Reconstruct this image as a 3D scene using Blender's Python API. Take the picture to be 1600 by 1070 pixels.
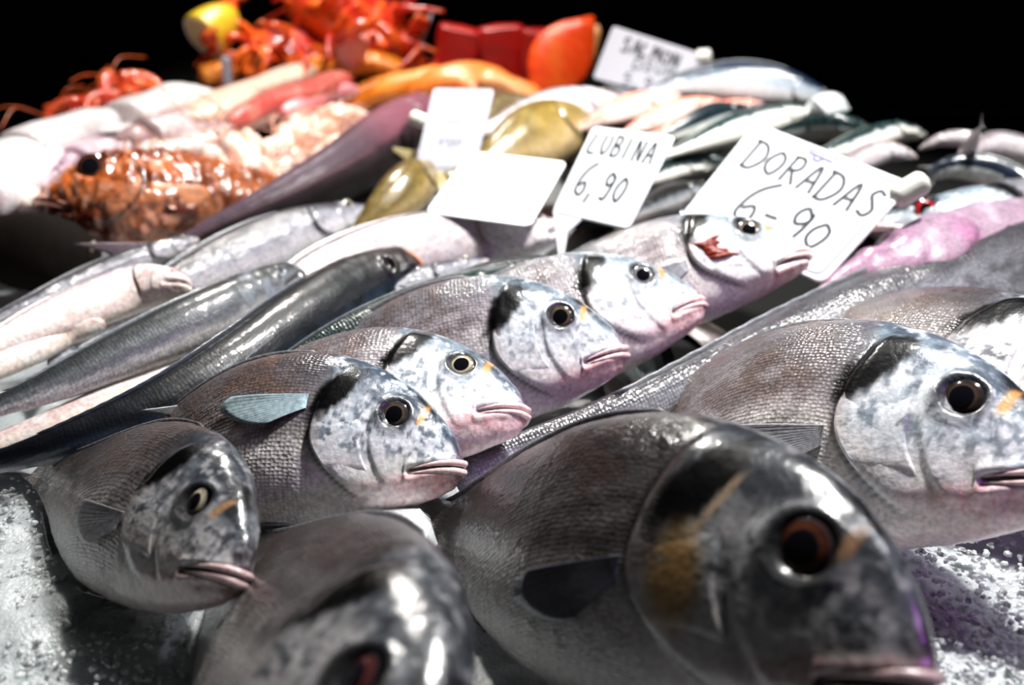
import bpy, math, random
import numpy as np
from mathutils import Vector, Matrix
random.seed(7); RNG = np.random.default_rng(11)
for o in list(bpy.data.objects): bpy.data.objects.remove(o)
S = bpy.context.scene; COL = S.collection

# ------------------------------------------------------------------ camera, world, lights, exposure
CAM_H = .36; PITCH = math.radians(25); FPX = 1600 * 35 / 36
cam = bpy.data.cameras.new('camera'); cam_o = bpy.data.objects.new('camera', cam); COL.objects.link(cam_o)
cam_o.location = (0, 0, CAM_H); cam_o.rotation_euler = (math.pi / 2 - PITCH, 0, 0)
cam.lens = 35; cam.sensor_width = 36; cam.clip_start = .01
cam.dof.use_dof = True; cam.dof.focus_distance = .60; cam.dof.aperture_fstop = 4.0
S.camera = cam_o
W = bpy.data.worlds.new('world'); S.world = W; W.use_nodes = True
W.node_tree.nodes['Background'].inputs[0].default_value = (.8, .9, 1, 1)
W.node_tree.nodes['Background'].inputs[1].default_value = .004

def spot(name, loc, target, watt, color=(1, 1, 1), cone=60, size=.04, blend=.5):
    l = bpy.data.lights.new(name, 'SPOT'); l.energy = watt; l.color = color
    l.spot_size = math.radians(cone); l.spot_blend = blend; l.shadow_soft_size = size
    o = bpy.data.objects.new(name, l); COL.objects.link(o); o.location = loc
    o.rotation_euler = (Vector(target) - Vector(loc)).to_track_quat('-Z', 'Y').to_euler(); return o

spot('stall_lamp', (.58, 1.0, 1.38), (.12, .6, 0), 165, (1, .985, .96), 62, .08)
spot('stall_lamp', (-.25, 1.75, 1.35), (-.3, 1.0, 0), 85, (1, .96, .9), 62, .045)
spot('stall_lamp', (.95, .65, 1.15), (.3, .55, 0), 13, (.9, .94, 1), 60, .05)
spot('stall_lamp', (.15, .8, 1.5), (-.05, 1.5, .1), 85, (1, .95, .88), 40, .045)
spot('violet_lamp', (.75, .22, .42), (.22, .36, .08), 2.4, (.62, .12, 1), 60, .02)
S.view_settings.view_transform = 'Standard'; S.view_settings.look = 'None'
S.view_settings.gamma = 1; S.view_settings.use_curve_mapping = False
S.view_settings.exposure = 0.28

# ------------------------------------------------------------------ helpers
def at(px, py, z):
    """The point at height z that a sight line meets (photograph frame 1600 x 1070)."""
    d = np.array([(px - 800) / FPX, math.cos(PITCH) + (535 - py) / FPX * math.sin(PITCH),
                  -math.sin(PITCH) + (535 - py) / FPX * math.cos(PITCH)])
    return np.array([0, 0, CAM_H]) + d * ((z - CAM_H) / d[2])

def hsh(i, j, k):
    n = np.sin(i * 127.1 + j * 311.7 + k * 74.7) * 43758.5453
    return n - np.floor(n)
def noise(p, f=1., seed=0.):
    p = np.asarray(p) * f + seed; i = np.floor(p); w = p - i; w = w * w * (3 - 2 * w); r = 0
    for a in (0, 1):
        for b in (0, 1):
            for c in (0, 1):
                r = r + hsh(i[:, 0] + a, i[:, 1] + b, i[:, 2] + c) * np.abs(1 - a - w[:, 0]) * np.abs(1 - b - w[:, 1]) * np.abs(1 - c - w[:, 2])
    return r
def fbm(p, f, seed=0.): return (noise(p, f, seed) + .5 * noise(p, f * 2.1, seed + 3) + .25 * noise(p, f * 4.3, seed + 9)) / 1.75
def ss(a, b, x):
    t = np.clip((x - a) / (b - a), 0, 1); return t * t * (3 - 2 * t)
def mix(a, b, t):
    t = np.atleast_1d(np.asarray(t, float))[:, None]; return np.asarray(a) * (1 - t) + np.asarray(b) * t
def curve(xs, ys, x):
    xs = np.asarray(xs, float); ys = np.asarray(ys, float); m = np.gradient(ys, xs)
    i = np.clip(np.searchsorted(xs, x) - 1, 0, len(xs) - 2); h = xs[i + 1] - xs[i]; t = np.clip((x - xs[i]) / h, 0, 1)
    return (2*t**3-3*t**2+1)*ys[i] + (t**3-2*t**2+t)*h*m[i] + (-2*t**3+3*t**2)*ys[i+1] + (t**3-t**2)*h*m[i+1]

def tag(o, label=None, cat=None, group=None, kind=None):
    if label: o['label'] = label
    if cat: o['category'] = cat
    if group: o['group'] = group
    if kind: o['kind'] = kind
    return o
def empty(name, loc, label, cat, group=None):
    o = bpy.data.objects.new(name, None); COL.objects.link(o); o.location = Vector(loc); o.empty_display_size = .02
    return tag(o, label, cat, group)
def mesh(name, V, F, mat, parent=None, col=None, uv=None, smooth=True, origin=None):
    """One mesh object; V in world coordinates, stored relative to its parent's (or its own) origin."""
    V = np.asarray(V, float)
    org = np.array(parent.matrix_basis.translation) if parent is not None and parent.parent is None else np.zeros(3)
    if parent is not None and parent.parent is not None: org = np.array(parent.parent.matrix_basis.translation)
    if parent is None: org = np.array([V[:, 0].mean(), V[:, 1].mean(), V[:, 2].min()]) if origin is None else np.asarray(origin, float)
    me = bpy.data.meshes.new(name); me.from_pydata((V - org).tolist(), [], F if isinstance(F, list) else F.tolist())
    me.polygons.foreach_set('use_smooth', [smooth] * len(me.polygons))
    if col is not None:
        c = np.ones((len(V), 4)); c[:, :col.shape[1]] = col
        a = me.color_attributes.new('Col', 'FLOAT_COLOR', 'POINT'); a.data.foreach_set('color', c.astype(np.float32).ravel())
    if uv is not None:
        l = me.uv_layers.new(name='UVMap'); vi = np.zeros(len(me.loops), int); me.loops.foreach_get('vertex_index', vi)
        l.data.foreach_set('uv', np.asarray(uv, np.float32)[vi].ravel())
    me.materials.append(mat); me.update()
    o = bpy.data.objects.new(name, me); COL.objects.link(o)
    if parent is not None: o.parent = parent
    else: o.location = Vector(org)
    return o
def grid_faces(n, m, wrap=True, caps=False):
    i, j = np.meshgrid(np.arange(n - 1), np.arange(m if wrap else m - 1), indexing='ij'); j2 = (j + 1) % m
    f = np.stack([i * m + j, i * m + j2, (i + 1) * m + j2, (i + 1) * m + j], -1).reshape(-1, 4).tolist()
    if caps: f += [list(range(m))[::-1], [(n - 1) * m + k for k in range(m)]]
    return f
def spline(P, n):
    P = np.asarray(P, float)
    if len(P) == 2: P = np.array([P[0], (P[0] + P[1]) / 2, P[1]])
    d = np.r_[0, np.cumsum(np.linalg.norm(np.diff(P, axis=0), axis=1))]
    t = np.linspace(0, d[-1], n); return np.stack([curve(d, P[:, k], t) for k in range(3)], 1)
def sweep(P, rw, rh, up=(0, 0, 1), nt=24, e=1.):
    """Rings of half width rw and half height rh along P (closed ends come from radii near zero)."""
    P = np.asarray(P, float); n = len(P); T = np.gradient(P, axis=0); T /= np.linalg.norm(T, axis=1)[:, None]
    up = np.broadcast_to(np.asarray(up, float), P.shape); L = np.cross(up, T); L /= np.linalg.norm(L, axis=1)[:, None]; U = np.cross(T, L)
    th = np.linspace(0, 2 * np.pi, nt, endpoint=False); c = np.cos(th); s = np.sin(th)
    c = np.sign(c) * np.abs(c) ** e; s = np.sign(s) * np.abs(s) ** e
    rw = np.broadcast_to(rw, n); rh = np.broadcast_to(rh, n)
    V = P[:, None] + L[:, None] * (s[None, :, None] * rw[:, None, None]) + U[:, None] * (c[None, :, None] * rh[:, None, None])
    a = np.repeat(np.linspace(0, 1, n), nt); t = np.tile(th, n)
    return V.reshape(-1, 3), grid_faces(n, nt, True, True), a, t
def tube(P, r, nt=10): return sweep(P, r, r, (0.03, .05, 1), nt)[:2]
def cat_geo(parts):
    V = []; F = []; n = 0
    for v, f in parts: V.append(np.asarray(v)); F += [[k + n for k in q] for q in f]; n += len(v)
    return np.concatenate(V), F
def flat(V, z=.003):
    V = V.copy(); k = .006; V[:, 2] = z + k * np.logaddexp(0, (V[:, 2] - z) / k) - k * .02; return V
def copy_tree(o, parent=None):
    c = o.copy(); COL.objects.link(c)
    if parent: c.parent = parent
    for ch in list(o.children): copy_tree(ch, c)
    return c

# ------------------------------------------------------------------ materials
def new_mat(name):
    m = bpy.data.materials.new(name); m.use_nodes = True; return m, m.node_tree.nodes, m.node_tree.links, m.node_tree.nodes['Principled BSDF']
def plain(name, col, rough=.5, metal=0, coat=0, bump=0, bscale=200, sss=0, var=0):
    m, N, L, B = new_mat(name)
    B.inputs['Base Color'].default_value = (*col, 1); B.inputs['Roughness'].default_value = rough; B.inputs['Metallic'].default_value = metal
    B.inputs['Coat Weight'].default_value = coat; B.inputs['Coat Roughness'].default_value = .08
    if sss: B.inputs['Subsurface Weight'].default_value = sss; B.inputs['Subsurface Radius'].default_value = (1, 1, 1); B.inputs['Subsurface Scale'].default_value = .018
    if bump or var:
        t = N.new('ShaderNodeTexCoord'); n = N.new('ShaderNodeTexNoise'); n.inputs['Scale'].default_value = bscale; n.inputs['Detail'].default_value = 4
        L.new(t.outputs['Object'], n.inputs['Vector'])
        if bump:
            b = N.new('ShaderNodeBump'); b.inputs['Strength'].default_value = bump; b.inputs['Distance'].default_value = .002
            L.new(n.outputs['Fac'], b.inputs['Height']); L.new(b.outputs['Normal'], B.inputs['Normal']); L.new(b.outputs['Normal'], B.inputs['Coat Normal'])
        if var:
            r = N.new('ShaderNodeMixRGB'); r.blend_type = 'MULTIPLY'; r.inputs[0].default_value = var; r.inputs[1].default_value = (*col, 1)
            L.new(n.outputs['Fac'], r.inputs[2]); L.new(r.outputs[0], B.inputs['Base Color'])
    return m
def skin(name, rough=.3, metal=.25, coat=.6, scale=(390, 390), bump=.35, nbump=.25, coatr=.1):
    """Wet skin: colour from the pattern attribute, scales (where its alpha is 1) and slime as fine relief."""
    m, N, L, B = new_mat(name)
    a = N.new('ShaderNodeVertexColor'); a.layer_name = 'Col'
    t = N.new('ShaderNodeTexCoord'); mp = N.new('ShaderNodeMapping'); mp.inputs['Scale'].default_value = (scale[0], scale[1], 1); L.new(t.outputs['UV'], mp.inputs['Vector'])
    v = N.new('ShaderNodeTexVoronoi'); v.inputs['Scale'].default_value = 1; v.inputs['Randomness'].default_value = .45; L.new(mp.outputs[0], v.inputs['Vector'])
    n = N.new('ShaderNodeTexNoise'); n.inputs['Scale'].default_value = 330; n.inputs['Detail'].default_value = 5; L.new(t.outputs['Object'], n.inputs['Vector'])
    # scale tint
    rmp = N.new('ShaderNodeMapRange'); rmp.inputs[1].default_value = .1; rmp.inputs[2].default_value = .75; rmp.inputs[3].default_value = 1.18; rmp.inputs[4].default_value = .66
    L.new(v.outputs['Distance'], rmp.inputs[0])
    mm = N.new('ShaderNodeMix'); mm.data_type = 'FLOAT'; mm.inputs[2].default_value = 1; L.new(a.outputs['Alpha'], mm.inputs[0]); L.new(rmp.outputs[0], mm.inputs[3])
    nr = N.new('ShaderNodeMapRange'); nr.inputs[1].default_value = .3; nr.inputs[2].default_value = .7; nr.inputs[3].default_value = .72; nr.inputs[4].default_value = 1.22; L.new(n.outputs['Fac'], nr.inputs[0])
    mu = N.new('ShaderNodeMath'); mu.operation = 'MULTIPLY'; L.new(mm.outputs[0], mu.inputs[0]); L.new(nr.outputs[0], mu.inputs[1])
    x = N.new('ShaderNodeVectorMath'); x.operation = 'SCALE'; L.new(a.outputs['Color'], x.inputs[0]); L.new(mu.outputs[0], x.inputs['Scale']); L.new(x.outputs[0], B.inputs['Base Color'])
    hm = N.new('ShaderNodeMath'); hm.operation = 'MULTIPLY'; L.new(v.outputs['Distance'], hm.inputs[0]); L.new(a.outputs['Alpha'], hm.inputs[1])
    b1 = N.new('ShaderNodeBump'); b1.invert = True; b1.inputs['Strength'].default_value = bump; b1.inputs['Distance'].default_value = .0012; L.new(hm.outputs[0], b1.inputs['Height'])
    b2 = N.new('ShaderNodeBump'); b2.inputs['Strength'].default_value = nbump; b2.inputs['Distance'].default_value = .0015; L.new(n.outputs['Fac'], b2.inputs['Height']); L.new(b1.outputs[0], b2.inputs['Normal'])
    L.new(b2.outputs[0], B.inputs['Normal']); L.new(b2.outputs[0], B.inputs['Coat Normal'])
    B.inputs['Roughness'].default_value = rough; B.inputs['Metallic'].default_value = metal; B.inputs['Coat Weight'].default_value = coat; B.inputs['Coat Roughness'].default_value = coatr
    B.inputs['Specular IOR Level'].default_value = .35; return m
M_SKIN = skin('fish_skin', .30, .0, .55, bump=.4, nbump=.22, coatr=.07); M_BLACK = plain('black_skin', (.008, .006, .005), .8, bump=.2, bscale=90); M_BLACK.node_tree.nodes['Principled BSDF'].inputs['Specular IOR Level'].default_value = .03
M_SLEEK = skin('sleek_dark_skin', .42, 0, .40, bump=.15, nbump=.16, coatr=.06); M_DULL = skin('dull_dark_skin', .5, 0, .08, nbump=.2, coatr=.1); M_DULL.node_tree.nodes['Principled BSDF'].inputs['Specular IOR Level'].default_value = .12; M_FLESH = skin('raw_flesh', .35, 0, .5, (100, 100), 0, .5, .15)
M_FIN = skin('fish_fin', .35, .1, .5, (1, 1), 0, .2); M_SHELL = skin('wet_shell', .28, 0, .7, (1, 1), 0, .3, .08)
M_EYE = skin('eye', .12, 0, 1, (1, 1), 0, 0, .02); M_PUPIL = plain('pupil', (.004, .004, .006), .06, 0, 1)
M_LIP = skin('lip', .3, 0, .6, (1, 1), 0, .3)
M_CARD = plain('white_plastic_card', (.86, .88, .92), .38, bump=.03, bscale=60)
M_GREY_SHADE = plain('grey_plastic_and_card_shade', (.40, .40, .47), .45, bump=.03, bscale=60)  # grey of the stakes; on cards it stands for shade away from the lamps
M_INK = plain('marker_ink', (.022, .026, .04), .6); M_INKF = plain('faint_ink', (.16, .17, .21), .6); M_INKP = plain('violet_print', (.10, .08, .30), .5)
M_INKL = plain('grey_print', (.10, .115, .15), .5)
M_PEG = plain('ivory_plastic', (.72, .70, .64), .4, bump=.1)

# ------------------------------------------------------------------ the setting
def box(name, a, b, mat, kind='structure', bev=0):
    (x0, y0, z0), (x1, y1, z1) = a, b
    V = [(x, y, z) for z in (z0, z1) for y in (y0, y1) for x in (x0, x1)]
    F = [[0, 2, 3, 1], [4, 5, 7, 6], [0, 1, 5, 4], [2, 6, 7, 3], [0, 4, 6, 2], [1, 3, 7, 5]]
    o = mesh(name, V, F, mat, smooth=False); o['kind'] = kind; return o
M_DARK = plain('dark_concrete', (.03, .03, .032), .8, bump=.4, bscale=20); M_WALL = plain('dark_plaster', (.02, .02, .022), .9)
box('floor', (-5, -2, -1.0), (5, 7, -.95), M_DARK); box('wall_back', (-5, 7, -1), (5, 7.1, 3), M_WALL)
M_STEEL = plain('brushed_steel', (.25, .25, .26), .4, .9, bump=.05)
box('slab', (-1.6, .1, -.95), (1.6, 2.0, -.062), M_STEEL)          # the stall's counter under the ice

# ------------------------------------------------------------------ fish
SPEC = {}; FISH = {}
SPEC['bream'] = dict(
    x=[0, .012, .03, .08, .14, .2, .28, .36, .5, .65, .8, .92, 1],
    top=[-.028, .006, .034, .092, .140, .172, .197, .204, .19, .14, .08, .047, .045],
    bot=[-.060, -.084, -.097, -.120, -.142, -.157, -.172, -.18, -.178, -.14, -.08, -.047, -.045],
    w=[.006, .022, .034, .055, .069, .079, .087, .09, .082, .058, .03, .014, .009],
    eye=(.14, .05, .029), mouth=(.10, -.046, -.066), gill=(.305, .155, .1), jaw=1)
SPEC['bass'] = dict(
    x=[0, .02, .06, .12, .2, .28, .4, .55, .7, .84, .94, 1],
    top=[-.004, .012, .030, .052, .074, .090, .100, .090, .066, .036, .026, .028],
    bot=[-.022, -.038, -.052, -.068, -.084, -.095, -.1, -.088, -.062, -.034, -.026, -.028],
    w=[.006, .022, .036, .050, .060, .068, .070, .060, .042, .022, .012, .008],
    eye=(.105, .024, .017), mouth=(.095, -.014, -.03), gill=(.262, .075, .06), jaw=.6)
SPEC['hake'] = dict(
    x=[0, .012, .03, .07, .13, .2, .3, .42, .56, .7, .84, .94, 1],
    top=[-.002, .018, .030, .044, .058, .068, .074, .073, .064, .050, .032, .02, .018],
    bot=[-.02, -.03, -.040, -.054, -.066, -.076, -.080, -.076, -.064, -.048, -.030, -.02, -.018],
    w=[.008, .028, .038, .052, .062, .066, .068, .063, .053, .040, .024, .012, .007],
    eye=(.085, .024, .014), mouth=(.085, -.010, -.024), gill=(.235, .06, .05), jaw=.5)
SPEC['mackerel'] = dict(
    x=[0, .02, .06, .12, .2, .3, .42, .56, .72, .86, .95, 1],
    top=[.0, .014, .030, .046, .062, .074, .078, .070, .046, .022, .012, .014],
    bot=[-.012, -.022, -.036, -.052, -.066, -.078, -.082, -.072, -.046, -.022, -.012, -.014],
    w=[.005, .018, .032, .044, .054, .062, .064, .056, .036, .016, .008, .006],
    eye=(.08, .018, .014), mouth=(.07, -.006, -.018), gill=(.22, .06, .05), jaw=.5)
SPEC['scorpion'] = dict(
    x=[0, .015, .05, .11, .18, .26, .34, .45, .6, .75, .88, 1],
    top=[.0, .025, .055, .10, .125, .15, .165, .165, .135, .09, .055, .05],
    bot=[-.04, -.07, -.095, -.12, -.14, -.155, -.16, -.155, -.12, -.08, -.05, -.045],
    w=[.02, .06, .085, .11, .13, .135, .125, .105, .075, .045, .02, .01],
    eye=(.15, .085, .04), mouth=(.15, -.02, -.075), gill=(.36, .1, .1), jaw=1.3)

def fish_color(kind, s, z, t, P, sd, o):
    """Pattern of the skin; s = distance behind the snout, z = height, t = 0 belly .. 1 back (body lengths)."""
    n1 = fbm(P, 26, sd); n2 = fbm(P, 80, sd + 5); n3 = noise(P, 240, sd + 2); j = t + (n1 - .5) * .22
    d = o.get('dark', 0)
    if kind == 'bream':
        pl = o.get('pale', 0); c = mix((.90, .86, .85), np.array((.44, .42, .43)) * (1 - pl) + np.array((.70, .65, .67)) * pl, ss(.36 + .06 * pl, .58 + .08 * pl, j)); c = mix(c, np.array((.20, .19, .21)) * (1 - pl) + np.array((.40, .40, .43)) * pl, ss(.55, .92, j))
        c = c * (1 + .16 * np.sin(z * 2 * np.pi / .013 + n1 * 2)[:, None] * ss(.30, .36, s)[:, None] * ss(.25, .4, t)[:, None])
        c = mix(c, (.34, .26, .23), ss(.3, .4, s) * ss(.42, .7, j) * (.25 + .6 * ss(.45, .65, n1)) * (1 - .6 * pl))
        head = 1 - ss(.27, .30, s)
        ch = mix((.95, .92, .92), (.84, .86, .89), ss(.25, .5, j)); ch = mix(ch, np.array((.15, .19, .24)) * (1 - pl) + np.array((.38, .43, .47)) * pl, ss(.64, .86, j))
        ch = mix(ch, (.17, .21, .26), ss(.50, .64, fbm(P, 75, sd + 17)) * ss(.28, .45, t) * (.75 - .35 * pl)); ch = mix(ch, (.60, .68, .74), ss(.5, .65, fbm(P, 36, sd + 23)) * ss(.3, .5, t) * .4); ch = mix(ch, (.95, .97, 1), ss(.58, .72, fbm(P, 55, sd + 30)) * .6)
        c = mix(c, ch, head)
        pk = head * ss(-.04, -.062, z + .2 * s) * ss(.26, .1, s); c = mix(c, (.95, .72, .73), pk * (.45 + .7 * n1).clip(0, 1)); c = mix(c, (.82, .42, .42), pk * ss(.52, .68, n2) * .5)
        c = mix(c, (.93, .86, .86), ss(-.09, -.12, z) * head * .6)
        c = mix(c, (.30, .16, .20), head * ss(.03, 0, s) * .5)
        a = (s - .265) * .8 + (z - .092) * .6; b = -(s - .265) * .6 + (z - .092) * .8      # black shoulder blotch
        c = mix(c, (.008, .008, .012), ss(1.25, .7, np.sqrt((a / .031) ** 2 + (b / .076) ** 2) + (n2 - .5) * .7) * .97)
        ey = o['eye']; r = np.hypot(s - ey[0], z - ey[1])
        c = mix(c, (.05, .05, .06), ss(1.55, 1.05, r / ey[2]) * .85)
        c = mix(c, (.02, .025, .04), ss(.022, .006, np.abs(s - .075 - (z - .06) * .3)) * ss(.75, .95, t) * .8)
        g = np.abs((s - .098) - (z - .0) * -.25) ; c = mix(c, (.85, .52, .20), ss(.011, .003, g) * ss(.025, .04, z) * ss(.085, .07, z) * .8)
        if o.get('gold'):
            c = mix(c, (1, .64, .12), ss(.045, .015, np.hypot((s - .268), (z + .015) * .55)) * .9 * ss(.3, .6, n2 + .2))
            c = mix(c, (1, .80, .55), ss(.008, .003, np.abs((s - .25) + (z - .05) * .55)) * ss(.02, .04, z) * ss(.125, .1, z) * .9)
        al = ss(.285, .32, s)
    elif kind == 'bass':
        c = mix((.78, .76, .76), (.52, .55, .58), ss(.3, .55, j)); c = mix(c, o.get('back', (.06, .09, .10)), ss(.52, .75, j))
        c = mix(c, (.02, .03, .03), ss(.6, .7, n2) * ss(.45, .6, t) * .7); al = ss(.24, .3, s)
    elif kind == 'navy':
        c = mix((.62, .62, .65), (.10, .14, .19), ss(.16, .30, j)); c = mix(c, (.018, .026, .045), ss(.36, .62, j))
        c = mix(c, (.02, .05, .05), ss(.55, .7, n1) * .5); c = mix(c, (.10, .02, .02), ss(.2, .05, s) * ss(.4, .7, t) * .6); al = ss(.2, .3, s) * .8
    elif kind == 'greyhake':
        c = mix((.74, .72, .72), (.30, .31, .33), ss(.22, .42, j)); c = mix(c, (.10, .115, .12), ss(.45, .8, j))
        c = mix(c, (.55, .60, .68), ss(.55, .7, n1) * ss(.4, .1, s) * .5); al = ss(.2, .3, s)
    elif kind == 'silver':
        c = mix((.80, .78, .80), (.52, .52, .56), ss(.25, .55, j)); c = mix(c, (.17, .165, .185), ss(.56, .86, j))
        c = mix(c, (.20, .19, .2), ss(.56, .7, n2) * .6 * ss(.3, .6, t)); al = ss(.2, .3, s)
    elif kind == 'pale':
        c = mix((.86, .76, .70), (.80, .73, .72), ss(.2, .6, j)); c = mix(c, (.42, .36, .40), ss(.7, .95, j))
        c = mix(c, (.66, .40, .36), ss(.55, .75, n1) * .5); c = mix(c, (.90, .90, .88), ss(.5, .7, fbm(P, 14, sd + 8)) * .5); al = 0 * s
    elif kind == 'white':
        c = mix((.88, .82, .84), (.78, .73, .75), ss(.3, .7, j)); c = mix(c, (.30, .26, .28), ss(.70, .95, j)); c = mix(c, (.62, .46, .46), ss(.55, .7, n1) * .4)
        c = mix(c, (.20, .12, .09), ss(.62, .72, n2) * ss(.26, .1, s) * .7); al = ss(.25, .4, s) * .4
    elif kind == 'purple':
        c = mix((.12, .10, .10), (.17, .12, .14), ss(.3, .5, j)); c = mix(c, (.46, .25, .30), ss(.50, .6, j) * ss(.62, .35, s) * ss(.02, .1, s)); c = mix(c, (.30, .22, .27), ss(.50, .7, j) * ss(.35, .62, s))
        c = mix(c, (.50, .34, .36), ss(.035, .01, np.abs(t - .55)) * ss(.45, .6, s) * .6) * .72; al = ss(.2, .3, s) * .6
    elif kind == 'mackerel':
        w = np.sin(s * 120 + 3.5 * np.sin(z * 90 + sd) + n1 * 3)
        c = mix((.86, .84, .78), (.62, .66, .66), ss(.35, .5, j)); bk = mix(o.get('back', (.07, .12, .12)), (.008, .02, .025), ss(-.1, .3, w))
        c = np.where((ss(.48, .58, j) > .5)[:, None], bk, c); al = 0 * s
    elif kind == 'tuna':
        c = mix((.85, .86, .88), (.55, .62, .70), ss(.3, .55, j)); c = mix(c, (.04, .07, .12), ss(.6, .72, j)); al = 0 * s
    elif kind == 'pink':
        c = mix((.90, .74, .70), (.82, .36, .28), ss(.25, .65, j)); c = mix(c, (.70, .20, .12), ss(.6, .9, n1) * .6 + 0 * s); c = mix(c, (.95, .8, .78), ss(.6, .75, n2) * .5); al = ss(.2, .3, s)
    elif kind == 'lilac':
        c = mix((.54, .42, .50), (.46, .35, .43), ss(.2, .6, j)); c = mix(c, (.35, .30, .36), ss(.75, .97, j))
        c = mix(c, (.60, .22, .46), ss(.05, .01, np.abs(s - .28)) * ss(.8, .5, t) * .6 * n1 * 1.6); c = mix(c, (.7, .6, .67), ss(.55, .7, n1) * .5); c = mix(c, (.50, .20, .38), ss(.30, .05, s) * .4); c = mix(c, (.30, .25, .28), ss(.56, .68, n2) * .4); al = ss(.4, .5, s) * .5
    elif kind == 'olive':
        c = mix((.70, .56, .34), (.40, .30, .10), ss(.25, .6, j)); c = mix(c, (.30, .22, .07), ss(.7, .95, j))
        c = mix(c, (.62, .50, .24), ss(.5, .7, n1) * .5); c = c * (1 + .15 * np.sin(z * 330 + n1 * 3))[:, None]; c = mix(c, (.80, .5, .42), ss(.05, .01, s) * .7) * .72; al = ss(.25, .35, s) * .3
    elif kind == 'scorpion':
        n4 = fbm(P, 13, sd + 7); c = mix((.78, .38, .22), (.70, .24, .07), ss(.2, .6, j)); c = mix(c, (.20, .05, .02), ss(.48, .60, n4) * .9); c = mix(c, (.30, .09, .03), ss(.52, .66, n1) * .7); c = mix(c, (.92, .56, .42), ss(.56, .68, fbm(P, 40, sd + 3)) * .7); c = mix(c, (.30, .11, .05), ss(.4, .55, s) * .5) * .85; al = 0 * s
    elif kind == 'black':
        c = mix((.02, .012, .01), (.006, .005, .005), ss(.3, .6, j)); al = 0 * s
    c = np.clip(c, 0, 1)
    if kind != 'black': c = c ** (1.75 if kind in ('bream', 'navy', 'greyhake', 'bass', 'silver', 'purple') else 1.4)
    if d: c = c * (1 - .8 * d) ; c = mix(c, c.mean(1)[:, None] * np.array([1.12, .97, .92]), .35)
    return np.concatenate([c, np.broadcast_to(al, s.shape)[:, None]], 1)

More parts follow.
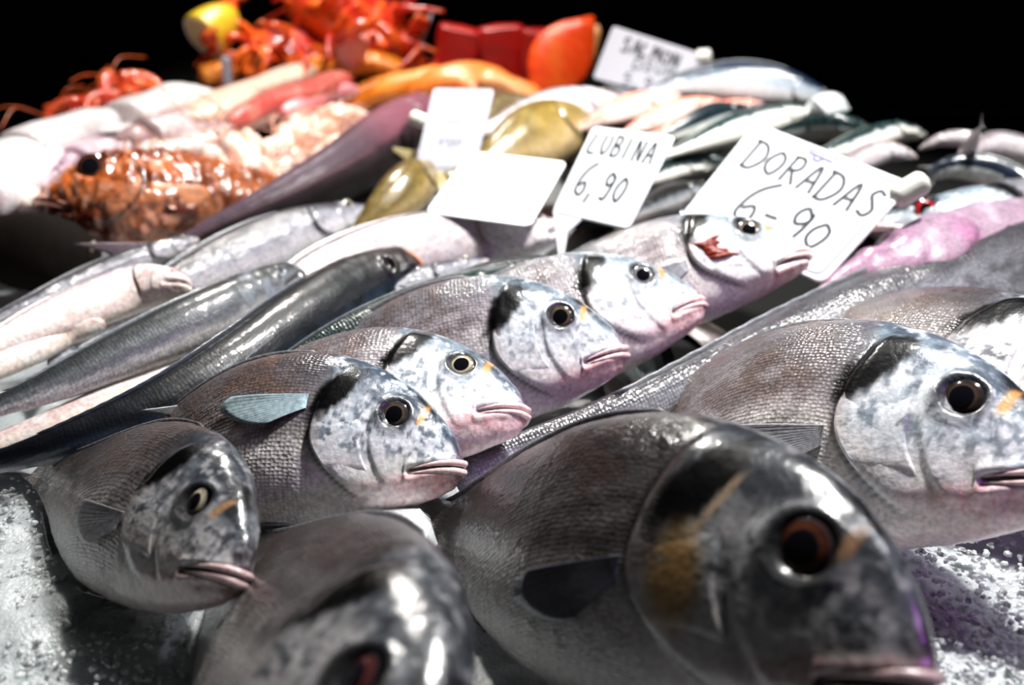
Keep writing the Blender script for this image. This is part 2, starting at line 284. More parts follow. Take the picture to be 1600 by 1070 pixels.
class Fish:
    def __init__(f, name, spec, color, label, cat='fish', group=None, pose=None, bend=0, spine=None, L=None, roll=0, hz=1., wy=1., ns=120, nt=64, mat=None, up=(0, 0, 1),
                 dark=0, gold=0, fins=('pectoral', 'dorsal', 'tail', 'anal', 'pelvic'), gape=0, seed=None, back=None, lay=True, eye_col=None, rough=0, gill=True, eye=True, lip=True, tailcut=1., spec_over=None, pec=None, edge=.8, pale=0):
        f.pec = pec; f.edge = edge; f.pale = pale
        sp = dict(SPEC[spec]); sp.update(spec_over or {}); f.sp = sp; f.hz, f.wy = hz, wy; f.pose = pose; f.bend = bend; f.lay = lay
        f.sd = seed if seed is not None else random.random() * 50; sd = f.sd
        if spine is not None:
            P = [at(*q) for q in spine]; f.Q = spline(P, 60); d = np.r_[0, np.cumsum(np.linalg.norm(np.diff(f.Q, axis=0), axis=1))]
            f.D = d; f.L = d[-1] if L is None else L; T = -np.gradient(f.Q, axis=0); T /= np.linalg.norm(T, axis=1)[:, None]
            U = np.array(up, float) - T * (T @ np.array(up, float))[:, None]; U /= np.linalg.norm(U, axis=1)[:, None]; Y = np.cross(U, T)
            cr, sr = math.cos(roll), math.sin(roll); f.T, f.U, f.Y = T, U * cr + Y * sr, Y * cr - U * sr
        else: f.L = pose[6]
        base = f.tr(np.array([[-.35, 0, 0]]))[0]; base[2] = .0
        f.root = empty(name, base, label, cat, group); FISH[label] = f
        k = int(ns * .55); g = sp['gill'][0] * 1.12
        s = np.r_[0, g * np.linspace(.02, 1, k) ** 1.15, np.linspace(g, tailcut, ns - k)[1:]]
        th = np.linspace(0, 2 * np.pi, nt, endpoint=False); ct, st = np.cos(th), np.sin(th); sg = np.sign(st) * np.abs(st) ** .88
        top, bot, w = f.prof(s); mid = (top + bot) / 2; H = (top - bot) / 2
        z = mid[:, None] + H[:, None] * ct; y = -w[:, None] * sg; x = np.repeat(-s[:, None], nt, 1)
        X = np.stack([x, y, z], -1).reshape(-1, 3); a = -X[:, 0]; zz = X[:, 2]
        tt = np.repeat(0.5 + .5 * ct[None], len(s), 0).ravel()
        # relief: mouth crease, cheek bone, gill edge, eye socket
        nrm = np.stack([0 * a, -np.repeat(sg[None], len(s), 0).ravel(), np.repeat(ct[None], len(s), 0).ravel() * .8], 1)
        ml, mz0, mz1 = sp['mouth']; q = np.clip(a / ml, 0, 1); mz = mz0 + (mz1 - mz0) * q ** 1.5
        dm = np.hypot(zz - mz, np.maximum(a - ml, 0)); disp = -.012 * np.exp(-(dm / .006) ** 2)
        disp += .005 * np.exp(-((dm - .014) / .008) ** 2) * (a < ml * 1.1)
        ex, ez, er = sp['eye']; re = np.hypot(a - ex, zz - ez); disp += .006 * np.exp(-((re - er * 1.25) / (er * .3)) ** 2) - .008 * ss(er * 1.1, er * .7, re)
        gx = f.gillx(zz); gw = .014 if gill else .006; gk = 1. if edge > 0 else 0.; disp += gk * .010 * ss(-gw * .6, gw, gx - a) * ss(-.16, -.02, a - gx) * ss(.06, .2, tt) * ss(.97, .8, tt)
        disp += gk * .005 * ss(-.002, .008, gx * .62 - a) * ss(-.10, -.02, a - gx * .62) * ss(.1, .2, tt) * ss(.75, .6, tt)
        disp += (fbm(X, 45, sd) - .5) * .004 + (rough * 1.6 * (fbm(X, 24, sd + 4) - .5) if rough else 0)
        X2 = X + nrm * disp[:, None]
        cc = fish_color(color, a, zz, tt, X + np.sign(X[:, 1:2]) * np.array([[0, 0, 0]]), sd, dict(dark=dark, gold=gold, pale=pale, eye=sp['eye'], **({'back': back} if back else {})))
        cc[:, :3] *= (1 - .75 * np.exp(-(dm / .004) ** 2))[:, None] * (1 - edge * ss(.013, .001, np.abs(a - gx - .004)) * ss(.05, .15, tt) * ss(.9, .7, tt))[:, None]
        uv = np.stack([a * f.L, np.tile(th, len(s)) * np.repeat(H, nt) * f.L], 1)
        f.color = color; f.dk = (1 - .6 * dark)
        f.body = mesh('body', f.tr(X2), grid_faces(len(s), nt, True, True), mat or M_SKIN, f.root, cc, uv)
        f.cbase = cc
        if eye: f.eyes(eye_col)
        if gill: f.gill(color, sd, dark, gold, back)
        if lip: f.lips(color)
        for fn in fins: getattr(f, fn)()
    def prof(f, s):
        sp = f.sp; return curve(sp['x'], sp['top'], s) * f.hz, curve(sp['x'], sp['bot'], s) * f.hz, curve(sp['x'], sp['w'], s) * f.wy
    def gillx(f, z):
        g, up, lo = f.sp['gill']; z = z / f.hz; return g - np.where(z > 0, .30 * (np.abs(z) / up) ** 2 * up, .62 * np.minimum(np.abs(z) / lo, 1.3) ** 2 * lo * 1.1)
    def surf(f, s, z, side=-1, off=0.):
        top, bot, w = f.prof(s); c = np.clip((z - (top + bot) / 2) / ((top - bot) / 2), -1, 1); st = np.sqrt(1 - c * c)
        return np.stack([-s, side * (w * st ** .88 + off), z], -1)
    def tr(f, X):
        X = np.asarray(X, float)
        if f.pose is not None:
            yw, pt, r = f.pose[:3]; h = np.array([math.cos(yw) * math.cos(pt), math.sin(yw) * math.cos(pt), math.sin(pt)])
            u0 = np.array([-math.cos(yw) * math.sin(pt), -math.sin(yw) * math.sin(pt), math.cos(pt)]); l0 = np.cross(u0, h)
            u = u0 * math.cos(r) + l0 * math.sin(r); l = np.cross(u, h); s = -X[:, 0]; S0 = .28; t = np.maximum(s - S0, 0)
            k = f.bend / (1 - S0); ang = k * t
            bx, by = (np.sin(ang) / k, (1 - np.cos(ang)) / k) if abs(k) > 1e-6 else (t, 0 * t)
            px = -np.minimum(s, S0) - bx + X[:, 1] * np.sin(ang); py = by + X[:, 1] * np.cos(ang)
            V = np.array(f.pose[3:6]) + f.pose[6] * (px[:, None] * h + py[:, None] * l + X[:, 2:3] * u)
        else:
            d = -X[:, 0] * f.D[-1]; g = lambda A: np.stack([np.interp(d, f.D, A[:, k]) for k in range(3)], 1)
            T = g(f.T); over = np.where(d < 0, -d, np.where(d > f.D[-1], f.D[-1] - d, 0))
            V = g(f.Q) + T * over[:, None] + f.L * (X[:, 1:2] * g(f.Y) + X[:, 2:3] * g(f.U))
        return flat(V) if f.lay else V
    def eyes(f, ec):
        ex, ez, er = f.sp['eye']; ez *= f.hz
        for side in (-1, 1):
            c = f.surf(np.array([ex]), np.array([ez]), side)[0]; n, m = 10, 24
            r = np.linspace(0, 1, n); a = np.linspace(0, 2 * np.pi, m, endpoint=False)
            R, A = np.meshgrid(r, a, indexing='ij'); X = np.stack([c[0] + er * R * np.cos(A), c[1] + side * er * (.34 * np.sqrt(np.maximum(1 - .9 * R ** 2, 0)) - .16), c[2] + er * R * np.sin(A)], -1).reshape(-1, 3)
            rr = R.ravel(); g = ec or (.62, .55, .40); nz = noise(X, 300, f.sd)
            col = mix((.01, .01, .012), g, ss(.56, .62, rr)); col = mix(col, np.array(g) * .25, ss(.62, .8, rr) * (.5 + .5 * nz)); col = mix(col, (.02, .02, .025), ss(.86, .95, rr))
            e = mesh('eye', f.tr(X), grid_faces(n, m), M_EYE, f.root, np.c_[col, 0 * rr]); e['label'] = 'round eye with a pale ring and black pupil' if False else e.name
            del e['label']
            R2 = R * .57; X = np.stack([c[0] + er * R2 * np.cos(A), c[1] + side * er * (.36 * np.sqrt(1 - .9 * R2 ** 2) - .15), c[2] + er * R2 * np.sin(A)], -1).reshape(-1, 3)
            mesh('pupil', f.tr(X), grid_faces(n, m), M_PUPIL, e)
    def gill(f, color, sd, dark, gold, back):
        g, up, lo = f.sp['gill']; edge_ = f.edge * .9
        for side in (-1, 1):
            n, m = 64, 44; zt, zb = up * .62 * f.hz, -lo * 1.12 * f.hz; b = np.linspace(0, 1, n); a = np.linspace(0, 1, m)
            Z = zt + (zb - zt) * b; xb = f.gillx(Z); xf = f.gillx(Z) * .60 + .012
            A, B = np.meshgrid(a, b); Sx = xf[:, None] * (1 - A) + (xb[:, None] + .004) * A; Zz = np.repeat(Z[:, None], m, 1)
            rim = np.minimum(ss(0, .12, A), ss(1.0, .94, A)) * ss(0, .42, B) * ss(1, .75, B); off = -.007 + .019 * rim * (.75 + .25 * A)
            X = f.surf(Sx.ravel(), Zz.ravel(), side, off.ravel()); top, bot, w = f.prof(Sx.ravel()); tt = (Zz.ravel() - bot) / (top - bot)
            cc = fish_color(color, Sx.ravel() * .985, Zz.ravel() / f.hz, tt, X, sd, dict(dark=dark, gold=gold, pale=f.pale, eye=f.sp['eye'], **({'back': back} if back else {})))
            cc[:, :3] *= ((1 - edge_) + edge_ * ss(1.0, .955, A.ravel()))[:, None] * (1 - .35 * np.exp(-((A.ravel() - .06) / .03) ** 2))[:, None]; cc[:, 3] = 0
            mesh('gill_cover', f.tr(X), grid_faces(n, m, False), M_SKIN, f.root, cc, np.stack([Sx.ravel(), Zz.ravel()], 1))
    def lips(f, color):
        ml, z0, z1 = f.sp['mouth']; j = f.sp['jaw']; pinks = {'bream': (.86, .60, .60), 'navy': (.75, .30, .16), 'scorpion': (.75, .35, .25), 'mackerel': (.45, .45, .42), 'black': (.04, .03, .03), 'purple': (.25, .17, .18), 'olive': (.75, .5, .38)}
        c = np.array(pinks.get(color, (.66, .56, .56))) * f.dk
        for nm, dz in (('upper_lip', .0085), ('lower_lip', -.0095)):
            P = []
            for sg in (-1, 1):
                q = np.linspace(1, 0, 14); s = ml * q; z = (z0 + (z1 - z0) * q ** 1.5 + dz * j * (.35 + .65 * np.sqrt(1 - q * .999))) * f.hz
                p = f.surf(s, z, sg, .0012); p[:, 0] += .005 * (1 - q) ** 2; P.append(p if sg < 0 else p[::-1][1:])
            P = np.concatenate(P); r = np.sin(np.linspace(.06, np.pi - .06, len(P))) ** 1.2 * .0066 * j
            V, F, a, t = sweep(P, r, r * 1.15, (.0, .01, 1), 10); nn = noise(V, 90, f.sd)
            mesh(nm, f.tr(V), F, M_LIP, f.root, np.c_[np.clip(c * (.8 + .4 * nn[:, None]), 0, 1), 0 * nn])
    def fin(f, name, base, tip, col, ray=22, th=.0025, n=10, parent=None):
        """Rayed blade between a base line and a tip line (local coordinates)."""
        m = ray * 2; base = spline(base, m); tip = spline(tip, m); a = np.linspace(0, 1, n)[:, None, None]
        G = base[None] * (1 - a) + tip[None] * a; d = tip - base; t = np.gradient(base, axis=0); nr = np.cross(d, t); nr /= np.linalg.norm(nr, axis=1)[:, None] + 1e-9
        rid = (np.arange(m) % 2 * 2 - 1) * .0012; G = G + nr[None] * (rid[None, :, None] * (.4 + .6 * (1 - a)) + np.sin(a * 2.5) * .004)
        o = th * (1 - a * .85); A = (G + nr[None] * o).reshape(-1, 3); B = (G - nr[None] * o).reshape(-1, 3); N = len(A)
        F = grid_faces(n, m, False); F2 = [[k + N for k in q[::-1]] for q in F]
        rim = [i * m for i in range(n)] + [(n - 1) * m + j for j in range(1, m)] + [i * m + m - 1 for i in range(n - 2, -1, -1)] + list(range(m - 2, 0, -1))
        E = [[rim[i], rim[(i + 1) % len(rim)], rim[(i + 1) % len(rim)] + N, rim[i] + N] for i in range(len(rim))]
        aa = np.repeat(np.linspace(0, 1, n), m); rr = np.tile(np.arange(m) % 2, n); c = np.array(col)[None] * (.75 + .4 * rr[:, None]) * (1.1 - .3 * aa[:, None])
        c = np.clip(np.r_[c, c], 0, 1)
        return mesh(name, f.tr(np.r_[A, B]), F + F2 + E, M_FIN, parent or f.root, np.c_[c, np.zeros(2 * N)])
    def fincol(f, k=1.):
        d = {'bream': (.30, .30, .33), 'navy': (.05, .06, .08), 'mackerel': (.25, .28, .26), 'pink': (.75, .35, .28), 'scorpion': (.55, .20, .08), 'olive': (.45, .36, .16), 'pale': (.7, .6, .58), 'white': (.66, .62, .64), 'purple': (.16, .12, .14), 'black': (.02, .018, .018), 'lilac': (.65, .55, .62)}
        return np.array(d.get(f.color, (.26, .27, .29))) * f.dk * k
    def pectoral(f):
        g = f.sp['gill'][0]; w = min(1, .4 + .6 * f.sp['eye'][2] / .031); z0, a0, a1, ln, col = f.pec or (-.012, .02, .62, .22, None)
        for sd in (-1, 1):
            u = np.linspace(0, 1, 9); ang = a0 + (a1 - a0) * u; l = ln * w * (1 - .62 * u ** 1.4) * (.80 + .20 * np.minimum(1, u / .2))
            bs = g + .014 + 0 * u; bz = (z0 - .034 * w * u) * f.hz; b = f.surf(bs, bz, sd, .002); ts = bs + l * np.cos(ang); tz = bz - l * np.sin(ang) * f.hz
            t = f.surf(ts, tz, sd, .009); f.fin('pectoral_fin', b, t, f.fincol(1.1) if col is None else np.array(col), 14, .0009)
    def dorsal(f, s0=None, s1=.84, h=.022):
        s0 = f.sp['gill'][0] * 1.05 if s0 is None else s0; s = np.linspace(s0, s1, 8); top = f.prof(s)[0]
        b = np.stack([-s, 0 * s, top - .004], -1); hh = h * f.hz * np.sin(np.linspace(.35, 2.9, 8)) ** .5 * (f.sp['top'][7] / .2) ** .5
        t = np.stack([-s - .035, 0 * s - .006, f.prof(np.minimum(s + .03, 1))[0] + hh * .55], -1); f.fin('dorsal_fin', b, t, f.fincol(), 26)
    def anal(f):
        s = np.linspace(.62, .84, 6); bot = f.prof(s)[1]; b = np.stack([-s, 0 * s, bot + .004], -1)
        t = np.stack([-s - .03, 0 * s, bot - .03 * f.hz * np.linspace(1, .5, 6)], -1); f.fin('anal_fin', b, t, f.fincol(), 12)
    def pelvic(f):
        g = f.sp['gill'][0]
        for sd in (-1, 1):
            s = np.linspace(g + .05, g + .08, 4); bot = f.prof(s)[1] * .97; y = sd * .022; b = np.stack([-s, 0 * s + y, bot], -1)
            t = np.stack([-s - np.linspace(.10, .05, 4), 0 * s + y * 1.6, bot - .008 + 0 * s], -1); f.fin('pelvic_fin', b, t, f.fincol(1.2), 8)
    def tail(f, h=.13, n=.12):
        k = f.sp['top'][-1] / .045; h = h * (.5 + .5 * k) * f.hz ** .5
        z = np.linspace(1, -1, 9); b = np.stack([0 * z - .985, 0 * z, z * f.sp['top'][-1] * .9 * f.hz], -1)
        t = np.stack([-1.02 - n * (.35 + .65 * np.abs(z) ** 1.3), 0 * z, z * h], -1); f.fin('tail_fin', b, t, f.fincol(.9), 20)

# ------------------------------------------------------------------ the bream heaped in front
GB = 'bream in the middle row'; GD = 'large bream in the front row'
Fish('bream', 'bream', 'bream', 'small dark bream with head turned down on the bare ice, nearest of the middle row', 'fish', GB,
     pose=[-0.7307, 0.2398, 0.7953, -0.1243, 0.3895, 0.0665, 0.269], ns=200, nt=110, dark=.66, seed=3)
Fish('bream', 'bream', 'bream', 'silver bream with a pink jaw and pale bluish fin, second of the middle row', 'fish', GB,
     pose=[-0.122, 0.0415, 0.7874, -0.0283, 0.5099, 0.0536, 0.2832], bend=.9, ns=200, nt=110, dark=.0, seed=8, eye_col=(.12, .09, .07), pec=(.085, .02, .50, .21, (.42, .55, .60)))
Fish('bream', 'bream', 'bream', 'silver bream with a clear ringed eye and open pink mouth, third of the middle row', 'fish', GB,
     pose=[-0.0584, 0.0711, 1.084, 0.0093, 0.5552, 0.0626, 0.2846], bend=.7, ns=200, nt=110, seed=14, pale=.5)
Fish('bream', 'bream', 'bream', 'pale bream with black shoulder blotch and lilac chin, fourth of the middle row', 'fish', GB,
     pose=[0.0633, 0.152, 0.6982, 0.0772, 0.6378, 0.0692, 0.2933], bend=.3, ns=200, nt=110, seed=21, pale=.8, eye_col=(.16, .12, .08))
Fish('bream', 'bream', 'bream', 'pale bream with a grey eye and pinkish snout, fifth of the middle row', 'fish', GB,
     pose=[0.2598, 0.1727, 0.8818, 0.1409, 0.7066, 0.0756, 0.2974], bend=.4, hz=.95, ns=180, nt=100, seed=27, pale=.9, eye_col=(.3, .3, .32))
Fish('bream', 'bream', 'bream', 'white bream with a red gill just in front of the large price card', 'fish', GB,
     pose=[0.1566, 0.202, 0.8675, 0.2347, 0.7617, 0.0936, 0.3206], bend=.5, hz=.78, ns=180, nt=100, seed=33, pale=1, eye_col=(.25, .2, .16))
Fish('bream', 'bream', 'bream', 'largest dark bream with a golden cheek and maroon eye', 'fish', GD,
     pose=[-0.6574, 0.292, 0.6755, 0.1648, 0.3027, 0.1052, 0.3624], bend=.5, ns=220, nt=120, dark=.86, gold=1, seed=41, eye_col=(.10, .03, .015), pec=(.0, .25, .8, .19, (.03, .03, .045)),
     spec_over=dict(gill=(.335, .165, .105), eye=(.132, .04, .034), mouth=(.10, -.078, -.096),
     top=[-.05, -.014, .026, .094, .142, .172, .197, .204, .19, .14, .08, .047, .045], bot=[-.088, -.112, -.124, -.140, -.152, -.163, -.174, -.18, -.178, -.14, -.08, -.047, -.045]))
Fish('bream', 'bream', 'bream', 'large bream with white cheek and bluish brow, behind the golden cheeked one', 'fish', GD,
     pose=[-0.6655, 0.2808, 0.7836, 0.2918, 0.4396, 0.0919, 0.3795], bend=.7, ns=200, nt=110, dark=.0, pale=.4, seed=47, eye_col=(.06, .04, .03))
Fish('bream', 'bream', 'bream', 'grey bream showing only its black blotch and part of a white cheek at the edge', 'fish', GD,
     pose=[-0.8541, 0.2103, 1.0693, 0.3779, 0.4904, 0.0809, 0.42], bend=.6, ns=180, nt=100, dark=.15, seed=52)
Fish('bream', 'bream', 'bream', 'dark bream rising from the bottom edge, its curved gill edge beside the bare ice', 'fish', GD,
     pose=[-1.1064, 0.3394, 0.8745, -0.0274, 0.2138, 0.097, 0.3562], ns=200, nt=110, dark=.84, seed=58, fins=('dorsal', 'tail'), eye_col=(.10, .02, .02))

# ------------------------------------------------------------------ long fish laid side by side
def row(zs, pts): return [(x, y, z) for (x, y), z in zip(pts, zs if isinstance(zs, (list, tuple)) else [zs] * len(pts))]
LF = ('tail', 'dorsal'); GL = 'long fish laid side by side'
BLUNT = dict(top=[.018, .042, .050, .058, .066, .071, .074, .073, .064, .050, .032, .02, .018], bot=[-.030, -.050, -.058, -.066, -.073, -.078, -.080, -.076, -.064, -.048, -.030, -.02, -.018], w=[.024, .044, .052, .058, .064, .067, .068, .063, .053, .040, .024, .012, .007])
def long_fish(name, spec, color, label, pts, z, group=GL, **k):
    k.setdefault('fins', LF); k.setdefault('ns', 110); k.setdefault('nt', 56); k.setdefault('edge', .3)
    if color in ('navy', 'greyhake', 'purple', 'black', 'pale'): k.setdefault('gill', False)
    if color in ('purple', 'black'): k['mat'] = M_DULL
    if color in ('navy', 'greyhake'): k['mat'] = M_SLEEK
    if color == 'pale': k.update(eye=False, lip=False)
    return Fish(name, spec, color, label, 'fish', group, spine=row(z, pts), **k)
long_fish('hake', 'hake', 'navy', 'long dark navy fish with an orange lip, running down to the bare ice',
          [(636, 412), (560, 446), (470, 506), (370, 575), (240, 645), (100, 694), (-60, 735)], [.055, .05, .045, .04, .035, .03, .02], roll=.35, hz=1.0, wy=1.15, seed=61, eye=False, edge=0, lip=False, spec_over=BLUNT)
long_fish('hake', 'hake', 'greyhake', 'long dark grey fish with a greyish mouth rim, above the navy one',
          [(458, 430), (400, 458), (300, 506), (180, 560), (60, 612), (-80, 660)], [.06, .058, .055, .05, .045, .04], roll=.6, hz=1.0, wy=1.1, seed=63, eye=False, edge=0, lip=False, spec_over=BLUNT)
long_fish('hake', 'hake', 'pale', 'pale pink fish squeezed between the navy and the dark grey one',
          [(430, 505), (330, 560), (220, 612), (100, 660), (-20, 700), (-120, 740)], .022, roll=1.2, hz=.8, seed=65)
long_fish('hake', 'hake', 'pale', 'cream bellied fish with a broad rounded gill flap, beside the dark grey one',
          [(303, 446), (220, 448), (130, 480), (30, 522), (-90, 580)], [.066, .062, .058, .055, .05], roll=1.0, hz=1.3, wy=1.1, seed=67)
long_fish('hake', 'hake', 'pale', 'cream and pink fish whose blunt head lies at the left edge',
          [(165, 500), (100, 510), (20, 548), (-80, 600), (-180, 650)], [.05, .048, .045, .04, .04], roll=1.2, hz=1.45, seed=69)
long_fish('hake', 'hake', 'silver', 'thin violet grey fish just under the orange scorpion fish',
          [(312, 372), (240, 396), (150, 430), (40, 478), (-60, 520)], [.06, .056, .05, .045, .04], roll=.5, hz=.7, seed=71)
long_fish('sea_bass', 'bass', 'silver', 'glossy silver fish below the long purple one',
          [(578, 322), (500, 350), (410, 388), (310, 432), (200, 486), (110, 530)], [.062, .06, .055, .05, .045, .04], roll=.6, hz=.8, seed=73)
long_fish('conger', 'hake', 'purple', 'long purple brown fish pointing at the grey price card',
          [(664, 165), (610, 212), (530, 268), (430, 318), (330, 360), (260, 395)], [.10, .095, .085, .075, .065, .055], roll=.5, hz=.95, seed=75, fins=('tail',))
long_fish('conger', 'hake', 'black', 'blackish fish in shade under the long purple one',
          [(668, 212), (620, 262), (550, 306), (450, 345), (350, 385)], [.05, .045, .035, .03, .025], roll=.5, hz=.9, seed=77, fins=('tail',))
long_fish('sea_bass', 'bass', 'white', 'white fish with a brown gill below the bright blank card',
          [(888, 350), (800, 370), (680, 384), (560, 410), (430, 462), (340, 510)], [.06, .058, .055, .05, .045, .04], roll=.85, hz=.95, seed=79)
long_fish('sea_bass', 'bass', 'silver', 'greyish fish tucked under the white one, its snout short of it',
          [(762, 404), (690, 430), (600, 462), (500, 505), (410, 560)], [.05, .045, .04, .035, .03], roll=.7, hz=.7, seed=81)
long_fish('sea_bass', 'bass', 'bass', 'speckled green backed fish lying right behind the bream row',
          [(850, 412), (770, 440), (650, 484), (540, 526), (430, 580), (330, 640)], [.07, .068, .064, .06, .05, .04], roll=.3, hz=.62, seed=83, back=(.07, .13, .12))
long_fish('sea_bass', 'hake', 'navy', 'small dark fish at the foot of the narrow legged card',
          [(914, 428), (850, 412), (780, 418), (720, 432), (660, 455)], .07, roll=.3, hz=.62, seed=85)
long_fish('sea_bass', 'bass', 'bass', 'dark fish running behind the narrow legged card, nearest the bream',
          [(1110, 324), (1040, 350), (970, 384), (905, 414), (850, 440)], .055, roll=.4, hz=.62, seed=87, back=(.05, .06, .07))
long_fish('sea_bass', 'bass', 'bass', 'dark fish with a bright spot between the two lettered cards, higher one',
          [(1108, 288), (1060, 304), (1010, 326), (960, 350)], .06, fins=('dorsal',), roll=.4, hz=.8, seed=89, back=(.06, .06, .06))
long_fish('mackerel', 'mackerel', 'mackerel', 'pale mackerel with an olive snout between the two lettered cards',
          [(1112, 262), (1070, 266), (1020, 280), (970, 300)], .07, fins=('dorsal',), roll=.9, hz=.8, seed=91)
# right side
long_fish('grey_mullet', 'bass', 'silver', 'long grey scaled fish crossing between the bream row and the front bream',
          [(1960, 314), (1720, 396), (1500, 452), (1300, 522), (1100, 595), (930, 662), (800, 712), (715, 750)], [.05, .046, .042, .038, .032, .028, .022, .018], roll=.5, hz=.5, seed=93, ns=160, nt=80, wy=.8, fins=('dorsal',))
long_fish('bream', 'bream', 'lilac', 'pinkish lilac fish behind the lower corner of the large price card',
          [(1262, 462), (1380, 438), (1500, 404), (1640, 356), (1760, 316)], [.052, .06, .06, .06, .055], roll=-.9, hz=.44, gill=False, seed=95, up=(0, .3, 1), eye=False)
long_fish('bream', 'bream', 'bream', 'white fish with a red eye beside the large price card',
          [(1362, 344), (1450, 350), (1560, 345), (1680, 318), (1790, 290)], [.065, .062, .06, .055, .05], roll=-.5, hz=.46, seed=97, pale=1, edge=.8, eye_col=(.7, .03, .03), spec_over=dict(eye=(.10, .05, .024)))
GM = 'small fish heaped beyond the large card'
def small(name, spec, color, label, pts, z, hz=1, roll=.5, **k): return long_fish(name, spec, color, label, pts, z, GM, hz=hz * 1.15, roll=roll, ns=70, nt=36, **k)
small('mackerel', 'mackerel', 'mackerel', 'dark blue arched mackerel above the red eyed fish', [(1436, 282), (1480, 262), (1545, 266), (1620, 300), (1690, 340)], [.08, .095, .095, .085, .07], .95, -.2, back=(.06, .08, .13), seed=101)
small('horse_mackerel', 'mackerel', 'white', 'pinkish arched fish at the right edge, above the dark blue mackerel', [(1648, 272), (1600, 236), (1555, 226), (1510, 240), (1470, 262)], [.09, .105, .11, .105, .09], 1.1, .3, seed=103)
small('horse_mackerel', 'mackerel', 'white', 'pale arched fish on the skyline, left of the pinkish arched one', [(1436, 232), (1470, 218), (1510, 218), (1550, 232), (1590, 250)], [.10, .11, .112, .105, .09], .85, -.3, seed=105)
small('horse_mackerel', 'mackerel', 'white', 'pale fish with its little tail raised against the dark', [(1490, 262), (1508, 240), (1522, 218), (1533, 196)], [.09, .105, .125, .145], 1.2, .3, seed=106)
small('horse_mackerel', 'mackerel', 'white', 'silvery violet fish behind the ivory peg of the large card', [(1432, 244), (1390, 236), (1345, 250), (1300, 276), (1260, 300)], [.095, .10, .095, .085, .07], 1.0, .4, seed=107)
small('mackerel', 'mackerel', 'mackerel', 'pale green mackerel behind the top edge of the large card', [(1446, 210), (1400, 206), (1350, 222), (1290, 242), (1230, 262)], [.10, .105, .10, .095, .085], .85, .9, seed=109)
small('mackerel', 'mackerel', 'mackerel', 'dark green mackerel rising behind the corner of the large card', [(1370, 206), (1310, 196), (1250, 198), (1190, 212), (1130, 232)], [.10, .105, .10, .095, .085], 1.0, .0, seed=111)
small('mackerel', 'mackerel', 'mackerel', 'white bellied mackerel running up to the lump of ice', [(1286, 176), (1220, 184), (1150, 202), (1085, 226), (1020, 250)], [.115, .11, .105, .095, .085], .95, 1.1, seed=113)
small('mackerel', 'mackerel', 'mackerel', 'dark mackerel between the two lettered cards, under the white bellied one', [(1190, 226), (1120, 232), (1050, 246), (980, 270)], [.08, .08, .075, .07], 1.1, .1, seed=115)
small('mackerel', 'mackerel', 'mackerel', 'dark mackerel close behind the narrow legged card, lowest of its bunch', [(1150, 262), (1090, 252), (1030, 262), (980, 280)], [.07, .075, .07, .065], 1.1, .1, fins=('dorsal',), seed=116)
small('mackerel', 'mackerel', 'mackerel', 'mackerel with an orange flank beneath the salmon pink fish', [(1185, 172), (1130, 180), (1075, 200), (1010, 226)], [.115, .112, .105, .095], 1.15, .3, back=(.04, .07, .09), seed=117)
small('tuna', 'mackerel', 'tuna', 'silver blue fish at the very back beside the grey tilted card', [(1306, 160), (1230, 138), (1150, 128), (1070, 132), (990, 150)], [.115, .13, .135, .13, .12], 1.15, .5, seed=119)
GP = 'pink fish at the back'
def pink(label, pts, z, hz, roll=.7, **k): return long_fish('red_mullet', 'bass', 'pink', label, pts, z, GP, hz=hz, roll=roll, ns=70, nt=40, **k)
pink('salmon pink fish in front of the grey tilted card, leftmost of three', [(1062, 146), (1010, 160), (950, 182), (890, 206)], [.135, .125, .115, .10], 1.15, seed=121)
pink('salmon pink fish with a dark line, middle one of three', [(1130, 158), (1075, 170), (1020, 190), (960, 216)], [.125, .12, .11, .10], .95, seed=123)
pink('thin orange pink fish, rightmost of three below the silver blue one', [(1190, 160), (1130, 172), (1070, 192), (1010, 214)], [.12, .115, .108, .10], .7, seed=125)
GO = 'olive yellow fish'
def olive(label, pts, z, hz, **k): return Fish('wrasse', 'bream', 'olive', label, 'fish', GO, spine=row(z, pts), hz=hz, ns=90, nt=50, fins=('tail',), **k)
olive('plump olive fish with a pinkish snout behind the bright blank card', [(922, 186), (850, 214), (780, 246), (700, 282)], [.10, .095, .09, .08], .82, roll=.7, wy=1.3, seed=131, eye=False)
olive('brownish olive fish half hidden by the grey price card', [(852, 168), (790, 190), (720, 218), (650, 246)], [.105, .10, .095, .085], .75, roll=.5, wy=1.2, seed=133, dark=.3, eye=False)
olive('yellow olive fish below the grey price card, beside the black shade', [(672, 262), (630, 304), (580, 346), (530, 390)], [.085, .078, .065, .05], .72, roll=.5, wy=1.3, seed=135, eye=False)
Fish('sea_bass', 'bass', 'white', 'white pinkish fish behind the plump olive one, under the orange fillet', 'fish', 'pale fish at the back', spine=row(.11, [(968, 152), (890, 166), (810, 186), (740, 206)]), hz=1, roll=.7, ns=70, nt=40, fins=('tail',), seed=137)
Fish('scorpion_fish', 'scorpion', 'scorpion', 'orange brown spiny fish with a dark eye hollow, above the thin violet grey fish', 'fish', spine=row([.07, .072, .07, .065, .06], [(64, 322), (180, 314), (290, 306), (400, 296), (480, 288)]),
     L=.34, roll=-.55, hz=.88, ns=150, nt=90, rough=.022, spec_over=dict(eye=(.215, .055, .045)), seed=139, eye_col=(.10, .03, .015), fins=('pectoral', 'tail', 'anal'), up=(0, .2, 1))
Fish('monkfish', 'hake', 'black', 'very dark fish in shade at the left edge, below the spiny orange fish', 'fish', spine=row([.03, .045, .05, .05], [(160, 415), (90, 398), (0, 388), (-120, 385)]), L=.42, hz=1.15, roll=.5, ns=80, nt=40, fins=('tail',), seed=141, mat=M_BLACK, gill=False, edge=0)
